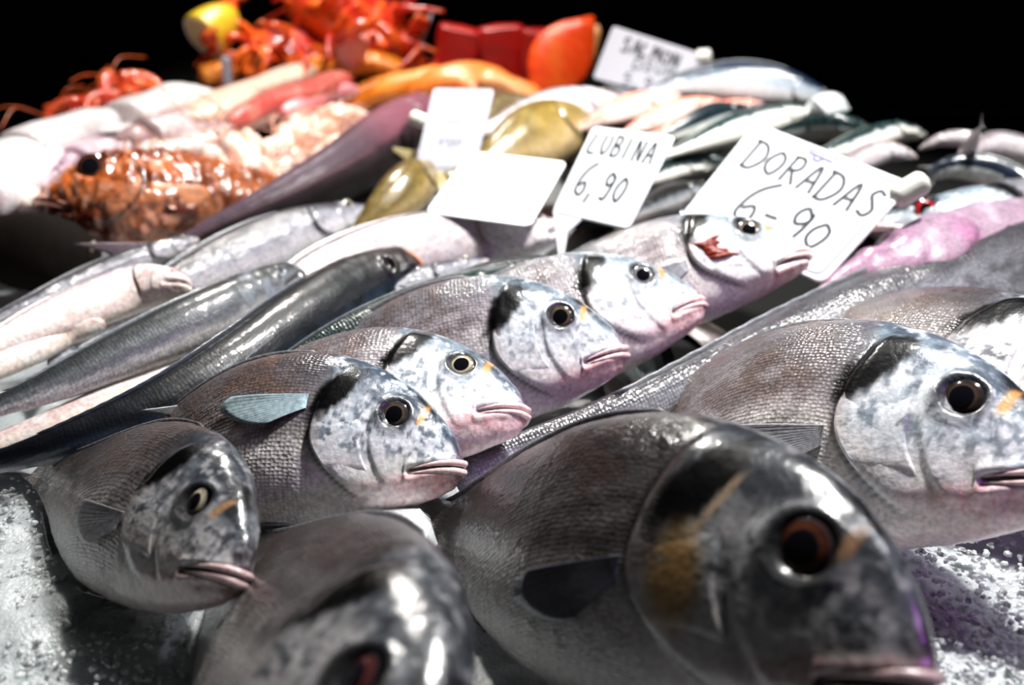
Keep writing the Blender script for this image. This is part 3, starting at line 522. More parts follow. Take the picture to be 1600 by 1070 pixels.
Fish('hake', 'hake', 'pale', 'cream bellied fish at the left edge, between the dark fish and the squid', 'fish', 'pale fish at the back', spine=row(.07, [(88, 330), (30, 318), (-60, 305), (-150, 300)]), L=.26, hz=1.1, roll=1.2, ns=70, nt=40, fins=('tail',), seed=143)


def frill(fish, s0, z0, s1, z1, col, name='red_gill', n=7, r=.006):
    """Gill filaments showing at the edge of the cover: short curved ridges side by side."""
    G = []
    rnd = np.random.default_rng(3)
    for k in range(n):
        u = k / (n - 1); s = s0 + (s1 - s0) * u; z = (z0 + (z1 - z0) * u) * fish.hz; ln = .03 + .05 * rnd.random(); dz = rnd.normal() * .010 - .004
        q = fish.surf(np.array([s - ln, s - ln * .4, s + .012]), np.array([z + dz, z + dz * .5, z]), -1, np.array([.002, .013, .006])); V, F = tube(spline(q, 10), r * np.sin(np.linspace(.3, 2.9, 10)), 8); G.append((fish.tr(V), F))
    V, F = cat_geo(G); nn = fbm(V, 200, 2); o = mesh(name, V, F, M_FLESH, fish.root, np.c_[mix(col, np.array(col) * .4, nn), 0 * nn]); o['label'] = 'dark red gill filaments'
frill(FISH['white bream with a red gill just in front of the large price card'], .285, .035, .262, -.03, (.42, .05, .02), n=13, r=.0055)
def mouth_rim(f, col, label, s0=.004, r=.008):
    """Fleshy rim round the open blunt mouth."""
    th = np.linspace(0, 2 * np.pi, 41); top, bot, w = (v[0] for v in f.prof(np.array([s0]))); P = np.stack([-s0 + .012 - .010 * np.cos(th), -w * 1.02 * np.sin(th), (top + bot) / 2 + (top - bot) / 2 * 1.04 * np.cos(th)], -1)
    V, F, a, t = sweep(P, r, r * .8, (1, .01, .01), 10); F = F[:-2]; nn = fbm(V, 70, 3); o = mesh('mouth_rim', f.tr(V), F, M_LIP, f.root, np.c_[mix(col, np.array(col) * .5, nn), 0 * nn]); o['label'] = label
mouth_rim(FISH['long dark navy fish with an orange lip, running down to the bare ice'], (.85, .36, .20), 'orange rim round the mouth')
mouth_rim(FISH['long dark grey fish with a greyish mouth rim, above the navy one'], (.34, .32, .31), 'greyish rim round the mouth')
def spiny(f):
    rnd = np.random.default_rng(4)
    for k in range(11):
        s = .2 + .05 * k; b = np.array([-s, 0, f.prof(np.array([s]))[0][0] - .01]); t = b + np.array([-.035, rnd.normal() * .012, .055 + .03 * math.sin(k * .5)])
        V, F, _, _ = sweep(spline(np.stack([b, (b + t) / 2 + [.004, 0, .004], t]), 10), .007 * np.linspace(1, .1, 10), .007 * np.linspace(1, .1, 10), (0, 1, .1), 8); c = np.tile((.62, .22, .10), (len(V), 1)); mesh('dorsal_spine', f.tr(V), F, M_FIN, f.root, np.c_[c, c[:, :1] * 0])
    for k in range(16):
        s = rnd.uniform(.05, .36); z = rnd.uniform(-.09, .09) * f.hz; b = f.surf(np.array([s]), np.array([z]), -1, -.004)[0]; t = b + np.array([-.022, -.03, .012 + rnd.normal() * .012])
        V, F, _, _ = sweep(spline(np.stack([b, (b + t) / 2, t]), 8), .009 * np.linspace(1, .08, 8), .009 * np.linspace(1, .08, 8), (0, .1, 1), 8); c = np.tile((.85, .48, .34), (len(V), 1)); mesh('cheek_spine', f.tr(V), F, M_FIN, f.root, np.c_[c, c[:, :1] * 0])
spiny(FISH['orange brown spiny fish with a dark eye hollow, above the thin violet grey fish'])
# ------------------------------------------------------------------ crushed ice
M_ICE = plain('crushed_ice', (.40, .43, .44), .25, 0, .35, .6, 420, .7)
M_CLEAR = plain('ice_lump', (.80, .84, .86), .12, 0, .6, .5, 120, .15)
def ice_bed():
    nx, ny = 420, 260; x = np.linspace(-1.15, 1.25, nx); y = np.linspace(.10, 1.415, ny); X, Y = np.meshgrid(x, y, indexing='ij')
    p = np.stack([X.ravel(), Y.ravel(), 0 * X.ravel()], 1)
    z = (fbm(p, 9, 4) - .5) * .022 + (fbm(p, 60, 9) - .5) * .006 + (noise(p, 190, 2) - .5) * .003 - .004; z -= .032 * ss(.08, .12, p[:, 0]) * ss(.56, .60, p[:, 1])
    z += .03 * ss(.95, 1.3, p[:, 1]) * ss(.05, -.15, p[:, 0]); z -= .05 * ss(1.38, 1.42, p[:, 1])
    z += .02 * ss(.14, .0, np.hypot(p[:, 0] + .32, p[:, 1] - .42)) * 0
    top = np.c_[p[:, :2], z]; F = grid_faces(nx, ny, False); n = len(top)
    rim = [i * ny for i in range(nx)] + [(nx - 1) * ny + j for j in range(1, ny)] + [i * ny + ny - 1 for i in range(nx - 2, -1, -1)] + list(range(ny - 2, 0, -1))
    low = top[rim].copy(); low[:, 2] = -.061; k = len(rim)
    F += [[rim[(i + 1) % k], rim[i], n + i, n + (i + 1) % k] for i in range(k)] + [[n + i for i in range(k)]]
    o = mesh('ice_bed', np.r_[top, low], F, M_ICE); tag(o, 'bed of crushed ice that all the fish lie on', 'ice', kind='stuff')
ice_bed()
def chunk(c, r, seed):
    bm_v = []; n, m = 5, 8
    for i in range(n):
        ph = math.pi * (i + .5) / n
        for j in range(m): a = 2 * math.pi * j / m; bm_v.append((math.sin(ph) * math.cos(a), math.sin(ph) * math.sin(a), math.cos(ph)))
    V = np.array(bm_v); V = np.sign(V) * np.abs(V) ** .8; V *= (.7 + .6 * noise(V, 1.3, seed))[:, None]; V = V * np.array(r); a = seed * 2.4
    R = np.array([[math.cos(a), -math.sin(a), 0], [math.sin(a), math.cos(a), 0], [0, 0, 1]]); return V @ R.T + np.array(c), grid_faces(n, m, True, True)
def bits():
    G = []
    for i in range(2200):
        px, py = (random.uniform(-60, 560), random.uniform(700, 1130)) if i < 1500 else (random.uniform(1380, 1660), random.uniform(820, 1130))
        if i > 2200: px, py = random.uniform(0, 1500), random.uniform(560, 900)
        q = at(px, py, .002); r = random.uniform(.0006, .0019); G.append(chunk(q, (r * 1.3, r, r * .8), random.random() * 90))
    V, F = cat_geo(G); o = mesh('ice_crumbs', V, F, M_ICE, smooth=False); tag(o, 'loose crumbs of crushed ice strewn over the ice bed', 'ice', kind='stuff')
bits()
def lump(px, py, z, r, label, seed):
    V, F = chunk(at(px, py, z), r, seed); o = mesh('ice_lump', V, F, M_CLEAR, smooth=False); tag(o, label, 'ice', 'lumps of ice')
lump(618, 852, .018, (.032, .022, .017), 'white lump of ice between the second bream and the golden cheeked one', 3.3)
lump(1292, 170, .12, (.022, .018, .016), 'bluish white lump of ice at the back against the dark', 8.1)
lump(80, 705, .008, (.05, .03, .012), 'flat lump of ice under the tail of the navy fish', 5.2)

# ------------------------------------------------------------------ price cards
GLY = {
 'D': [[(0, 0), (.05, 1)], [(-.12, 1), (.35, .97), (.68, .65), (.58, .25), (.25, .0), (-.1, .02)]],
 'O': [[(.3, .9), (.05, .62), (.08, .2), (.35, .05), (.6, .35), (.55, .75), (.3, .9)]],
 'R': [[(.05, 0), (.1, .95)], [(.0, .92), (.4, .95), (.55, .72), (.4, .5), (.1, .46)], [(.25, .46), (.62, 0)]],
 'A': [[(0, 0), (.34, .95), (.6, 0)], [(.1, .35), (.55, .38)]],
 'S': [[(.55, .85), (.3, .95), (.1, .75), (.3, .52), (.5, .28), (.3, .03), (.0, .12)]],
 'L': [[(.1, .95), (.05, .05), (.5, .08)]], 'U': [[(.05, .95), (.05, .3), (.25, .03), (.5, .25), (.52, .95)]],
 'B': [[(.05, 0), (.08, .95)], [(.0, .95), (.42, .9), (.45, .6), (.08, .5)], [(.08, .5), (.52, .42), (.5, .08), (.0, .02)]],
 'I': [[(.2, 0), (.22, .95)]], 'N': [[(.05, 0), (.08, .95), (.5, .05), (.55, .95)]], 'M': [[(0, 0), (.1, .95), (.32, .4), (.55, .95), (.62, 0)]],
 '6': [[(.75, 1.25), (.35, 1.0), (.05, .5), (.1, .12), (.4, .02), (.6, .25), (.45, .5), (.12, .35)]],
 '9': [[(.5, .8), (.25, .95), (.05, .72), (.2, .5), (.5, .62), (.52, .85), (.48, .3), (.3, .0), (.05, .05)]],
 '0': [[(.3, .9), (.05, .6), (.08, .2), (.32, .05), (.55, .35), (.52, .75), (.3, .9)]], '5': [[(.5, .95), (.12, .92), (.1, .55), (.4, .55), (.5, .25), (.3, .03), (.02, .1)]],
 '-': [[(.05, .4), (.5, .42)]], ',': [[(.2, .12), (.08, -.22)]], ' ': []}
class Card:
    """Rounded plastic card fitted as a true rectangle-like panel: corners TL, TR, BR, BL seen in the photograph, one of them at height z."""
    def __init__(c, label, corners, anchor, z, mat, th=.0022, round_=.07, group='price cards', name='price_card', lean=None):
        A = at(*anchor, z); eye = np.array([0, 0, CAM_H]); best = None
        def quad(n):
            Q = []
            for px, py in corners:
                d = at(px, py, -1.) - eye; t = ((A - eye) @ n) / (d @ n); Q.append(eye + d * t)
            return np.array(Q)
        for az in np.linspace(-1.15, 1.15, 47):
            for el in np.linspace(.05, 1.25, 41):
                n = np.array([math.sin(az) * math.cos(el), -math.cos(az) * math.cos(el), math.sin(el)]); Q = quad(n); e = [Q[(i + 1) % 4] - Q[i] for i in range(4)]; l = [np.linalg.norm(v) for v in e]
                if min(l) < .02 or max(l) > .4: continue
                cost = sum(abs(e[i] @ e[(i + 1) % 4]) / l[i] / l[(i + 1) % 4] for i in range(4)) + 2 * abs(math.log(l[0] / l[2])) + 2 * abs(math.log(l[1] / l[3])) + .15 * abs(az) + (0 if lean is None else abs(el - lean) * .6)
                if best is None or cost < best[0]: best = (cost, Q, n, l)
        c.Q, c.n = best[1], best[2]; c.l = best[3]
        root = c.Q[2].copy(); root[2] = min(c.Q[:, 2]); c.root = empty(name, root, label, 'price card', group)
        w, h = (c.l[0] + c.l[2]) / 2, (c.l[1] + c.l[3]) / 2; r = round_ * min(w, h); pts = []
        for cx, cy, a0 in ((1 - r / w, r / h, -90), (1 - r / w, 1 - r / h, 0), (r / w, 1 - r / h, 90), (r / w, r / h, 180)):
            for k in range(7): a = math.radians(a0 + 15 * k); pts.append((cx + r / w * math.cos(a), cy + r / h * math.sin(a)))
        P = np.array(pts); N = len(P); ctr = P.mean(0); rings = []
        for off, k in ((-th, .985), (-th * .8, 1), (-th * .2, 1), (0, .985)): rings.append(c.uv(ctr[0] + (P[:, 0] - ctr[0]) * k, ctr[1] + (P[:, 1] - ctr[1]) * k, off))
        c.w, c.h = w, h; mesh('card_panel', np.concatenate(rings), grid_faces(4, N, True, True), mat, c.root, smooth=False)
    def uv(c, u, v, off=0.):
        u = np.asarray(u, float)[..., None]; v = np.asarray(v, float)[..., None]; TL, TR, BR, BL = c.Q
        return (BL * (1 - u) + BR * u) * (1 - v) + (TL * (1 - u) + TR * u) * v + c.n * off
    def stroke(c, pts, wid):
        p = np.array(pts, float); P3 = spline(np.c_[p, 0 * p[:, 0]], max(6, 5 * len(p)))[:, :2] if len(p) > 2 else np.linspace(p[0], p[1], 4)
        q = P3 * np.array([c.w, c.h]); t = np.gradient(q, axis=0); t /= np.linalg.norm(t, axis=1)[:, None] + 1e-9; nn = np.stack([-t[:, 1], t[:, 0]], 1) * wid / 2
        a = (q + nn) / [c.w, c.h]; b = (q - nn) / [c.w, c.h]; V = np.concatenate([c.uv(a[:, 0], a[:, 1], .0004), c.uv(b[:, 0], b[:, 1], .0004)]); n = len(a)
        return V, [[i, i + 1, n + i + 1, n + i] for i in range(n - 1)]
    def text(c, txt, u0, u1, v0, v1, wid=.0016, mat=None, slope=0., name='lettering', step=None):
        G = []; n = len(txt); du = (u1 - u0) / n
        for i, ch in enumerate(txt):
            for st in GLY[ch]: G.append(c.stroke([(u0 + du * (i + x * 1.12 + .08), v0 + (v1 - v0) * (y + slope * i) + .01 * math.sin(i * 7.3)) for x, y in st], wid))
        if G: V, F = cat_geo(G); mesh(name, V, F, mat or M_INK, c.root, smooth=False)
    def lines(c, name, segs, wid, mat):
        V, F = cat_geo([c.stroke(s, wid) for s in segs]); mesh(name, V, F, mat, c.root, smooth=False)
    def peg(c, u0, v0, u1, v1, r=.007, name='peg'):
        a, b = c.uv(u0, v0, -.006), c.uv(u1, v1, -.004); P = spline([a, (a + b) / 2, b], 14); rr = r * np.r_[.5, .9, np.ones(9), .95, .75, .15]
        V, F, _, _ = sweep(P, rr, rr, c.n, 14); mesh(name, V, F, M_PEG, c.root)
    def stake(c, us, v, foot, z, name='stake'):
        """Tapered leg that runs from the lower edge down to its point."""
        A = c.uv(np.array(us), np.array([v, v])); f = at(*foot, z); m = [A[0] * (1 - t) + f * t for t in (0, .5, 1)]; k = [A[1] * (1 - t) + f * t for t in (0, .35, 1)]
        k[1] = k[1] * .6 + m[1] * .4 ; k[2] = f + (A[1] - A[0]) * .12; V = []
        for off in (-.002, -.0002): V += [p + c.n * off for p in m] + [p + c.n * off for p in k]
        V = np.array(V); F = [[0, 1, 4, 3], [1, 2, 5, 4], [6, 9, 10, 7], [7, 10, 11, 8], [0, 3, 9, 6], [2, 8, 11, 5], [0, 6, 7, 1], [1, 7, 8, 2], [3, 4, 10, 9], [4, 5, 11, 10]]
        mesh(name, V, F, M_CARDW if c.root['label'].startswith('narrow') else M_GREY_SHADE, c.root, smooth=False)
M_CARDW = M_CARD
big = Card('large white price card hand lettered DORADAS above 6-90', [(1180, 190), (1427, 286), (1285, 443), (1062, 338)], (1285, 443), .065, M_CARD, .003)
big.text('DORADAS', .10, .97, .60, .86, .0031); big.text('6-9', .26, .74, .16, .50, .0033, name='price_figures'); big.text('0', .72, .87, .20, .46, .0031, name='price_figures')
big.lines('border_line', [[(.10, .955), (.5, .955), (.90, .955)], [(.90, .955), (.945, .94), (.955, .87)], [(.955, .87), (.955, .4), (.955, .12)], [(.955, .12), (.94, .06), (.88, .045)], [(.88, .045), (.7, .045), (.62, .045)]], .0013, M_INKL)
big.lines('printed_mark', [[(.40, .925), (.56, .915)], [(.44, .90), (.47, .875), (.50, .90)]], .0022, M_INKP)
big.peg(.955, .84, 1.035, 1.10, .0105)
narrow = Card('narrow white price card lettered LUBINA above 6,90, on a leg', [(926, 196), (1056, 212), (982, 358), (862, 330)], (920, 345), .105, M_CARD, lean=.95)
narrow.text('LUBINA', .08, .90, .68, .92, .0021); narrow.text('6,90', .14, .78, .22, .52, .0023, name='price_figures')
narrow.stake((.0, .42), .02, (873, 404), .078)
blank = Card('bright white price card with faint unreadable marks, overexposed', [(735, 236), (886, 252), (828, 353), (664, 331)], (745, 342), .085, M_CARD)
blank.lines('faint_marks', [[(.22, .74), (.25, .80), (.28, .74)], [(.36, .74), (.40, .8), (.42, .74)], [(.62, .75), (.66, .78), (.72, .76)], [(.30, .24), (.36, .36), (.40, .44)], [(.48, .3), (.54, .42), (.60, .34)], [(.20, .2), (.22, .28), (.21, .16)]], .0014, M_INKF)
grey = Card('upright price card greyed in colour for shade, with faint print, between the purple and olive fish', [(677, 137), (772, 139), (742, 262), (648, 262)], (690, 262), .088, M_GREY_SHADE)
grey.lines('faint_marks', [[(.14 + .11 * i, .84 + .02 * math.sin(i)), (.18 + .11 * i, .80), (.20 + .11 * i, .86)] for i in range(6)] + [[(.3 + .1 * i, .28 + .05 * math.sin(i * 2)), (.34 + .1 * i, .36), (.37 + .1 * i, .27)] for i in range(4)] + [[(.35, .56), (.5, .58), (.62, .56)]], .0018, M_INKF)
grey.stake((.0, .6), .03, (676, 304), .065); grey.peg(-.02, .60, -.30, .66, .008)
tilt = Card('tilted price card greyed in colour for shade, at the back with two lines of smudged lettering', [(958, 40), (1102, 86), (1074, 158), (926, 122)], (1000, 142), .118, M_GREY_SHADE)
tilt.text('SALMON', .16, .80, .60, .88, .0036, M_INK); tilt.text('DSUM', .34, .80, .36, .56, .003, M_INKL); tilt.text('5,9', .30, .62, .04, .26, .0026, M_INKL, name='price_figures'); tilt.peg(.92, .92, 1.07, 1.02, .011)

# ------------------------------------------------------------------ back of the stall
def atY(px, py, Y):
    d = np.array([(px - 800) / FPX, math.cos(PITCH) + (535 - py) / FPX * math.sin(PITCH), -math.sin(PITCH) + (535 - py) / FPX * math.cos(PITCH)])
    return np.array([0, 0, CAM_H]) + d * (Y / d[1])
M_CRATE_SHADE = plain('crate_and_shade_black', (.006, .006, .006), .7); M_CRATE_SHADE.node_tree.nodes['Principled BSDF'].inputs['Specular IOR Level'].default_value = .08  # black for the crate and for the added shade sheets
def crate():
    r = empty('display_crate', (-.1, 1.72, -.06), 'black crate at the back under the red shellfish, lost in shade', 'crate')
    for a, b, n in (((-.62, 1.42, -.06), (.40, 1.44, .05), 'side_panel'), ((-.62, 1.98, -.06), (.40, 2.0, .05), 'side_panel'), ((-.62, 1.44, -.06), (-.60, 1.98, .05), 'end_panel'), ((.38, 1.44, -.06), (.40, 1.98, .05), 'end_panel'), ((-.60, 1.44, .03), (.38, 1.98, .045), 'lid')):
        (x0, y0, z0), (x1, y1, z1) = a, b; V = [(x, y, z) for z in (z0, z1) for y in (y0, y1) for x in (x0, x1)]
        mesh(n, V, [[0, 2, 3, 1], [4, 5, 7, 6], [0, 1, 5, 4], [2, 6, 7, 3], [0, 4, 6, 2], [1, 3, 7, 5]], M_CRATE_SHADE, r, smooth=False)
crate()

def shade_sheet():  # black sheets added to stand for shade between and under the fish
    r = empty('fish_shade_sheet', (.36, 1.18, 0), 'added black sheet standing for shade under the small fish heaped beyond the large card', 'shade_sheet')
    for a, b, n in (((.06, .98, .034), (.86, 1.40, .042), 'base'), ((.13, .60, -.012), (.86, .98, -.004), 'front_shade_sheet'), ((.12, .60, -.012), (.13, .98, .012), 'rim'), ((.06, .98, .03), (.07, 1.40, .06), 'rim'), ((.85, .98, .03), (.86, 1.40, .06), 'rim'), ((.07, 1.39, .03), (.85, 1.40, .06), 'rim')):
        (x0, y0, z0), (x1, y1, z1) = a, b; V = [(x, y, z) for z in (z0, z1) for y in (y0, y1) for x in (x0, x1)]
        mesh(n, V, [[0, 2, 3, 1], [4, 5, 7, 6], [0, 1, 5, 4], [2, 6, 7, 3], [0, 4, 6, 2], [1, 3, 7, 5]], M_CRATE_SHADE, r, smooth=False)
shade_sheet()

def slab(name, label, cat, pts, wid, thick, col, col2, group=None, up=(0, -.25, 1), e=.75, seed=1, wob=.2, band=14, pos=None, parent=None, leaf=0):
    """Cut of fish: a rounded slab swept along pts, muscle bands across it."""
    P = spline(pts, 40); a = np.linspace(0, 1, 40); cap = .04 if name == 'red_cut' else .12; prof = np.minimum(1, np.minimum(a / cap, (1 - a) / cap) + .04) ** .5; p2 = prof * (1 + wob * (noise(np.c_[a * 4, 0 * a, 0 * a], 1, seed) - .5) * 2)
    if leaf: p2 = np.sin(np.pi * np.clip(a * .95 + .03, 0, 1)) ** 1.1 + .02
    V, F, aa, t = sweep(P, wid * p2, thick * prof, up, 28, e); V = V + (fbm(V, 55, seed)[:, None] - .5) * thick * .25
    n = fbm(V, 30, seed + 2); b = .5 + .5 * np.sin(aa * band * 6 + 5 * np.abs(np.sin(t)) + n * 3)
    c = mix(col, col2, np.clip(ss(.45, .75, n) * .7 + b ** 4 * .35, 0, 1)); o = mesh(name, V, F, M_FLESH, parent, np.c_[np.clip(c, 0, 1), 0 * n])
    if parent is None: tag(o, label, cat, group)
    return o
A_ = atY
# salmon and red cuts
r = empty('salmon_fillet', A_(870, 150, 1.52), 'bright orange red fillet leaning upright beside the grey tilted card', 'fillet', 'red cuts at the back')
slab('flesh', None, None, [A_(832, 160, 1.50), A_(868, 104, 1.52), A_(926, 26, 1.55)], .046, .012, (.95, .06, .005), (.98, .15, .015), None, (.2, -1, .3), .8, 3, .1, 9, parent=r, leaf=1)
slab('skin_edge', None, None, [A_(888, 144, 1.545), A_(918, 98, 1.55), A_(934, 38, 1.56)], .008, .010, (.85, .42, .16), (.75, .30, .10), None, (.2, -1, .3), 1, 4, .1, parent=r)
for k, (lb, q, w) in enumerate([('dark red cut standing upright, left one behind the orange fillets', [(706, 134), (714, 90), (722, 40)], .034), ('wide dark red cut standing upright in the middle', [(782, 150), (784, 96), (780, 38)], .038), ('dark red cut standing upright, touching the bright orange red fillet', [(838, 140), (842, 96), (846, 44)], .034)]):
    slab('red_cut', lb, 'fillet', [A_(x, y, 1.60) for x, y in q], w, .018, (.40, .006, .004), (.5, .012, .008), 'red cuts at the back', (.1, -1, .25), .4, 7 + k, .1, 4)
for k, (lb, q, Y, w, c) in enumerate([
    ('orange fillet peaked over the end of the purple fish', [(530, 168), (590, 142), (650, 128), (700, 118)], 1.40, .022, (.92, .24, .01)),
    ('orange fillet folded behind the grey price card', [(640, 150), (700, 122), (760, 128), (850, 168)], 1.37, .026, (.88, .22, .03)),
    ('paler orange fillet sloping down to the olive fish', [(745, 122), (790, 136), (840, 168), (880, 190)], 1.34, .018, (.86, .34, .12)),
    ('orange yellow fillet at the foot of the red shellfish', [(470, 112), (540, 100), (590, 98), (640, 118)], 1.47, .018, (.90, .28, .02))]):
    slab('orange_fillet', lb, 'fillet', [A_(x, y, Y) for x, y in q], w, .014, c, tuple(min(1, v * 1.25 + .05) for v in c), 'orange fillets', (0, -.5, 1), .8, 17 + k, .35)
for k, (lb, q, z, w, c, c2) in enumerate([
    ('cream pink fillet running up towards the red shellfish', [(300, 186), (370, 150), (430, 128), (492, 104)], .11, .024, (.88, .66, .52), (.80, .48, .40)),
    ('dark red strip of fish beside the cream pink fillet', [(360, 190), (430, 158), (490, 140), (545, 118)], .11, .016, (.52, .07, .06), (.70, .22, .18)),
    ('rosy strip of fish above the heap of pink prawns', [(440, 176), (480, 158), (520, 146), (560, 140)], .10, .016, (.70, .22, .26), (.82, .50, .48)),
    ('white fillet lying under the squid with the brown end', [(214, 246), (270, 232), (330, 214), (372, 198)], .085, .02, (.90, .82, .78), (.82, .62, .58)),
    ('pale pink fillet between the squid and the prawns', [(262, 232), (330, 218), (390, 190), (440, 170)], .075, .022, (.82, .58, .50), (.75, .40, .32))]):
    slab('pale_fillet', lb, 'fillet', [at(x, y, z) for x, y in q], w, .012, c, c2, 'pale fillets', (0, -.3, 1), .8, 27 + k, .3)

# squid
def squid(label, pts, z, r, col, col2, arms=True, fins=True, seed=1, dirn=None):
    P = [at(x, y, zz) for (x, y), zz in zip(pts, z if isinstance(z, (list, tuple)) else [z] * len(pts))]; P = spline(P, 40); root = P[20].copy(); root[2] -= r
    R = empty('squid', root, label, 'squid', 'squid'); a = np.linspace(0, 1, 40)
    rr = r * np.minimum(1, (a / .35 + .02)) ** .6 * (1 + .05 * np.sin(a * 9)) * np.where(a > .985, .72, 1)
    V, F, aa, t = sweep(P, rr, rr * .78, (0, 0, 1), 32); V = V + (fbm(V, 40, seed)[:, None] - .5) * r * .12
    n = fbm(V, 45, seed); c = mix(col, col2, ss(.5, .66, n) * .55 + .4 * ss(.80, .99, aa)); mesh('mantle', V, F, M_FLESH, R, np.c_[c, 0 * n])
    T = P[-1] - P[-4]; T /= np.linalg.norm(T); L = np.cross([0, 0, 1.], T); L /= np.linalg.norm(L)
    if fins:
        for s in (-1, 1):
            q = [P[2], P[6] + L * s * r * .9, P[12] + L * s * r * 1.35, P[18] + L * s * r * .9]; w = np.sin(np.linspace(.1, 3.04, 20)) * r * .6
            v, f, _, _ = sweep(spline(q, 20), w, r * .08, (0, 0, 1), 12); nn = fbm(v, 40, seed + 3); mesh('fin', v, f, M_FLESH, R, np.c_[mix(col, col2, nn * .5), 0 * nn])
    if arms:
        H = P[-1]; q = np.stack([H - T * r * .4, H + T * r * .5, H + T * r * 1.2]); v, f, _, _ = sweep(spline(q, 14), r * .62 * np.sin(np.linspace(.5, 2.7, 14)), r * .55 * np.sin(np.linspace(.5, 2.7, 14)), (0, 0, 1), 18)
        nn = fbm(v, 60, seed + 5); mesh('head', v, f, M_FLESH, R, np.c_[mix(col2, (.45, .28, .34), ss(.4, .7, nn)), 0 * nn])
        for k in range(8):
            sd = (k - 3.5) / 3.5; rnd = np.random.default_rng(seed * 10 + k); q = [H + T * r * 1.0 + L * sd * r * .4]
            for j in range(1, 5): q.append(q[-1] + T * r * .62 + L * (sd * .5 + rnd.normal() * .3) * r * .6 + np.array([0, 0, -.16 * r + rnd.normal() * .12 * r]))
            v, f = tube(spline(q, 22), r * .17 * np.linspace(1, .25, 22) * (1 + .12 * np.sin(np.arange(22) * 2.2)), 9); nn = fbm(v, 70, seed + k); mesh('arm', v, f, M_FLESH, R, np.c_[mix(col, (.50, .32, .40), ss(.4, .7, nn) * .8), 0 * nn])
    return R
WS, PK = (.95, .92, .92), (.86, .68, .68)
squid('grey pink squid with a brown open end, right above the spiny fish', [(352, 186), (310, 196), (262, 208), (226, 216)], .095, .030, (.72, .60, .62), (.46, .30, .30), seed=2)
squid('white squid tube at the back right, its tip near the orange bit', [(338, 146), (296, 152), (240, 172), (190, 192)], .105, .030, WS, PK, arms=False, seed=4)
squid('long white squid tube in the middle of the squid row', [(200, 182), (150, 196), (90, 214), (30, 238)], .105, .028, WS, PK, arms=False, seed=6)
squid('broad white squid at the left edge, brightest of all', [(92, 220), (50, 248), (0, 278), (-70, 312)], .09, .042, WS, PK, arms=False, seed=8)
squid('small violet squid with spread arms over the spiny fish', [(196, 228), (170, 234), (140, 242), (116, 252)], .09, .020, (.66, .50, .56), (.50, .34, .44), seed=10)

# prawns
def prawn(name, label, cat, group, cols, L=.085):
    R = empty(name, (0, 0, 0), label, cat, group); a = np.linspace(0, 1, 56); ang = a * 2.3
    P = np.stack([np.sin(ang) * L * .38 / 1.0, 0 * a, (1 - np.cos(ang)) * L * -.30 + 0 * a], 1) * 1.0; P[:, 0] -= L * .2
    seg = 1 + .07 * np.abs(np.sin(a * 7 * np.pi)); r = L * .105 * np.minimum(1, (a / .06 + .05)) ** .6 * (1 - .62 * a) * seg
    for nm, i0, i1 in (('carapace', 0, 22), ('abdomen', 21, 56)):
        V, F, aa, t = sweep(P[i0:i1], r[i0:i1], r[i0:i1] * 1.12, (0, 1, .01), 16); n = fbm(V, 90, 3); c = mix(cols[0], cols[1], ss(.4, .7, n)); c = mix(c, cols[2], (np.sin(aa * (5 if i0 else 1) * np.pi * 1.4) ** 8) * .5); mesh(nm, V, F, M_SHELL, R, np.c_[c, 0 * n])
    for k in range(3):
        d = np.array([math.cos(2.3), (k - 1) * .5, -math.sin(2.3) * .9]); q = [P[-1], P[-1] + d * L * .11, P[-1] + d * L * .2]; v, f, _, _ = sweep(spline(q, 9), L * .045 * np.sin(np.linspace(.4, 2.8, 9)), L * .012, (0, 1, .2), 8); mesh('tail_fan', v, f, M_SHELL, R, np.c_[np.tile(cols[1], (len(v), 1)), np.zeros(len(v))])
    for s in (-1, 1):
        q = [P[0], P[0] + np.array([-.3, s * .12, .18]) * L, P[0] + np.array([-.6, s * .3, .05]) * L]; v, f = tube(spline(q, 14), L * .008, 5); mesh('antenna', v, f, M_SHELL, R, np.c_[np.tile(cols[1], (len(v), 1)), np.zeros(len(v))])
    for k in range(5):
        b = P[6 + 3 * k] + np.array([0, 0, -.05 * L]); G = [tube(spline([b + [0, s * .05 * L, 0], b + [-.05 * L, s * .13 * L, -.08 * L], b + [-.10 * L, s * .1 * L, -.20 * L]], 8), L * .012, 5) for s in (-1, 1)]; v, f = cat_geo(G); mesh('legs', v, f, M_SHELL, R, np.c_[np.tile(cols[0], (len(v), 1)), np.zeros(len(v))])
    return R
def scatter(proto, spots, seed, lab=None):
    rnd = random.Random(seed)
    for i, (x, y, z, sc) in enumerate(spots):
        o = proto if i == 0 else copy_tree(proto); o.location = Vector(at(x, y, z)) if not isinstance(z, str) else Vector(A_(x, y, float(z)))
        o.rotation_euler = (rnd.uniform(-1.3, 1.3), rnd.uniform(-.5, .5), rnd.uniform(0, 6.28)); o.scale = (sc,) * 3
        if lab: o['label'] = lab[i]
pr = prawn('prawn', 'pale pink prawn in the heap beside the long purple fish', 'prawn', 'heap of pale pink prawns', [(.92, .70, .62), (.88, .44, .30), (.96, .88, .84)])
sp = []
rr_ = random.Random(5)
for i in range(34):
    u, v = rr_.random(), rr_.random(); x = 330 + 200 * u + 30 * (1 - v); y = 300 - 95 * u - 62 * v * (1 - .3 * u) + 6; sp.append((x, y, .055 + .03 * v + .012 * rr_.random(), rr_.uniform(1.05, 1.5)))
scatter(pr, sp, 3)
pr2 = prawn('prawn', 'x', 'prawn', 'red prawns at the back left', [(.88, .06, .012), (.92, .16, .03), (.95, .34, .16)], .10)
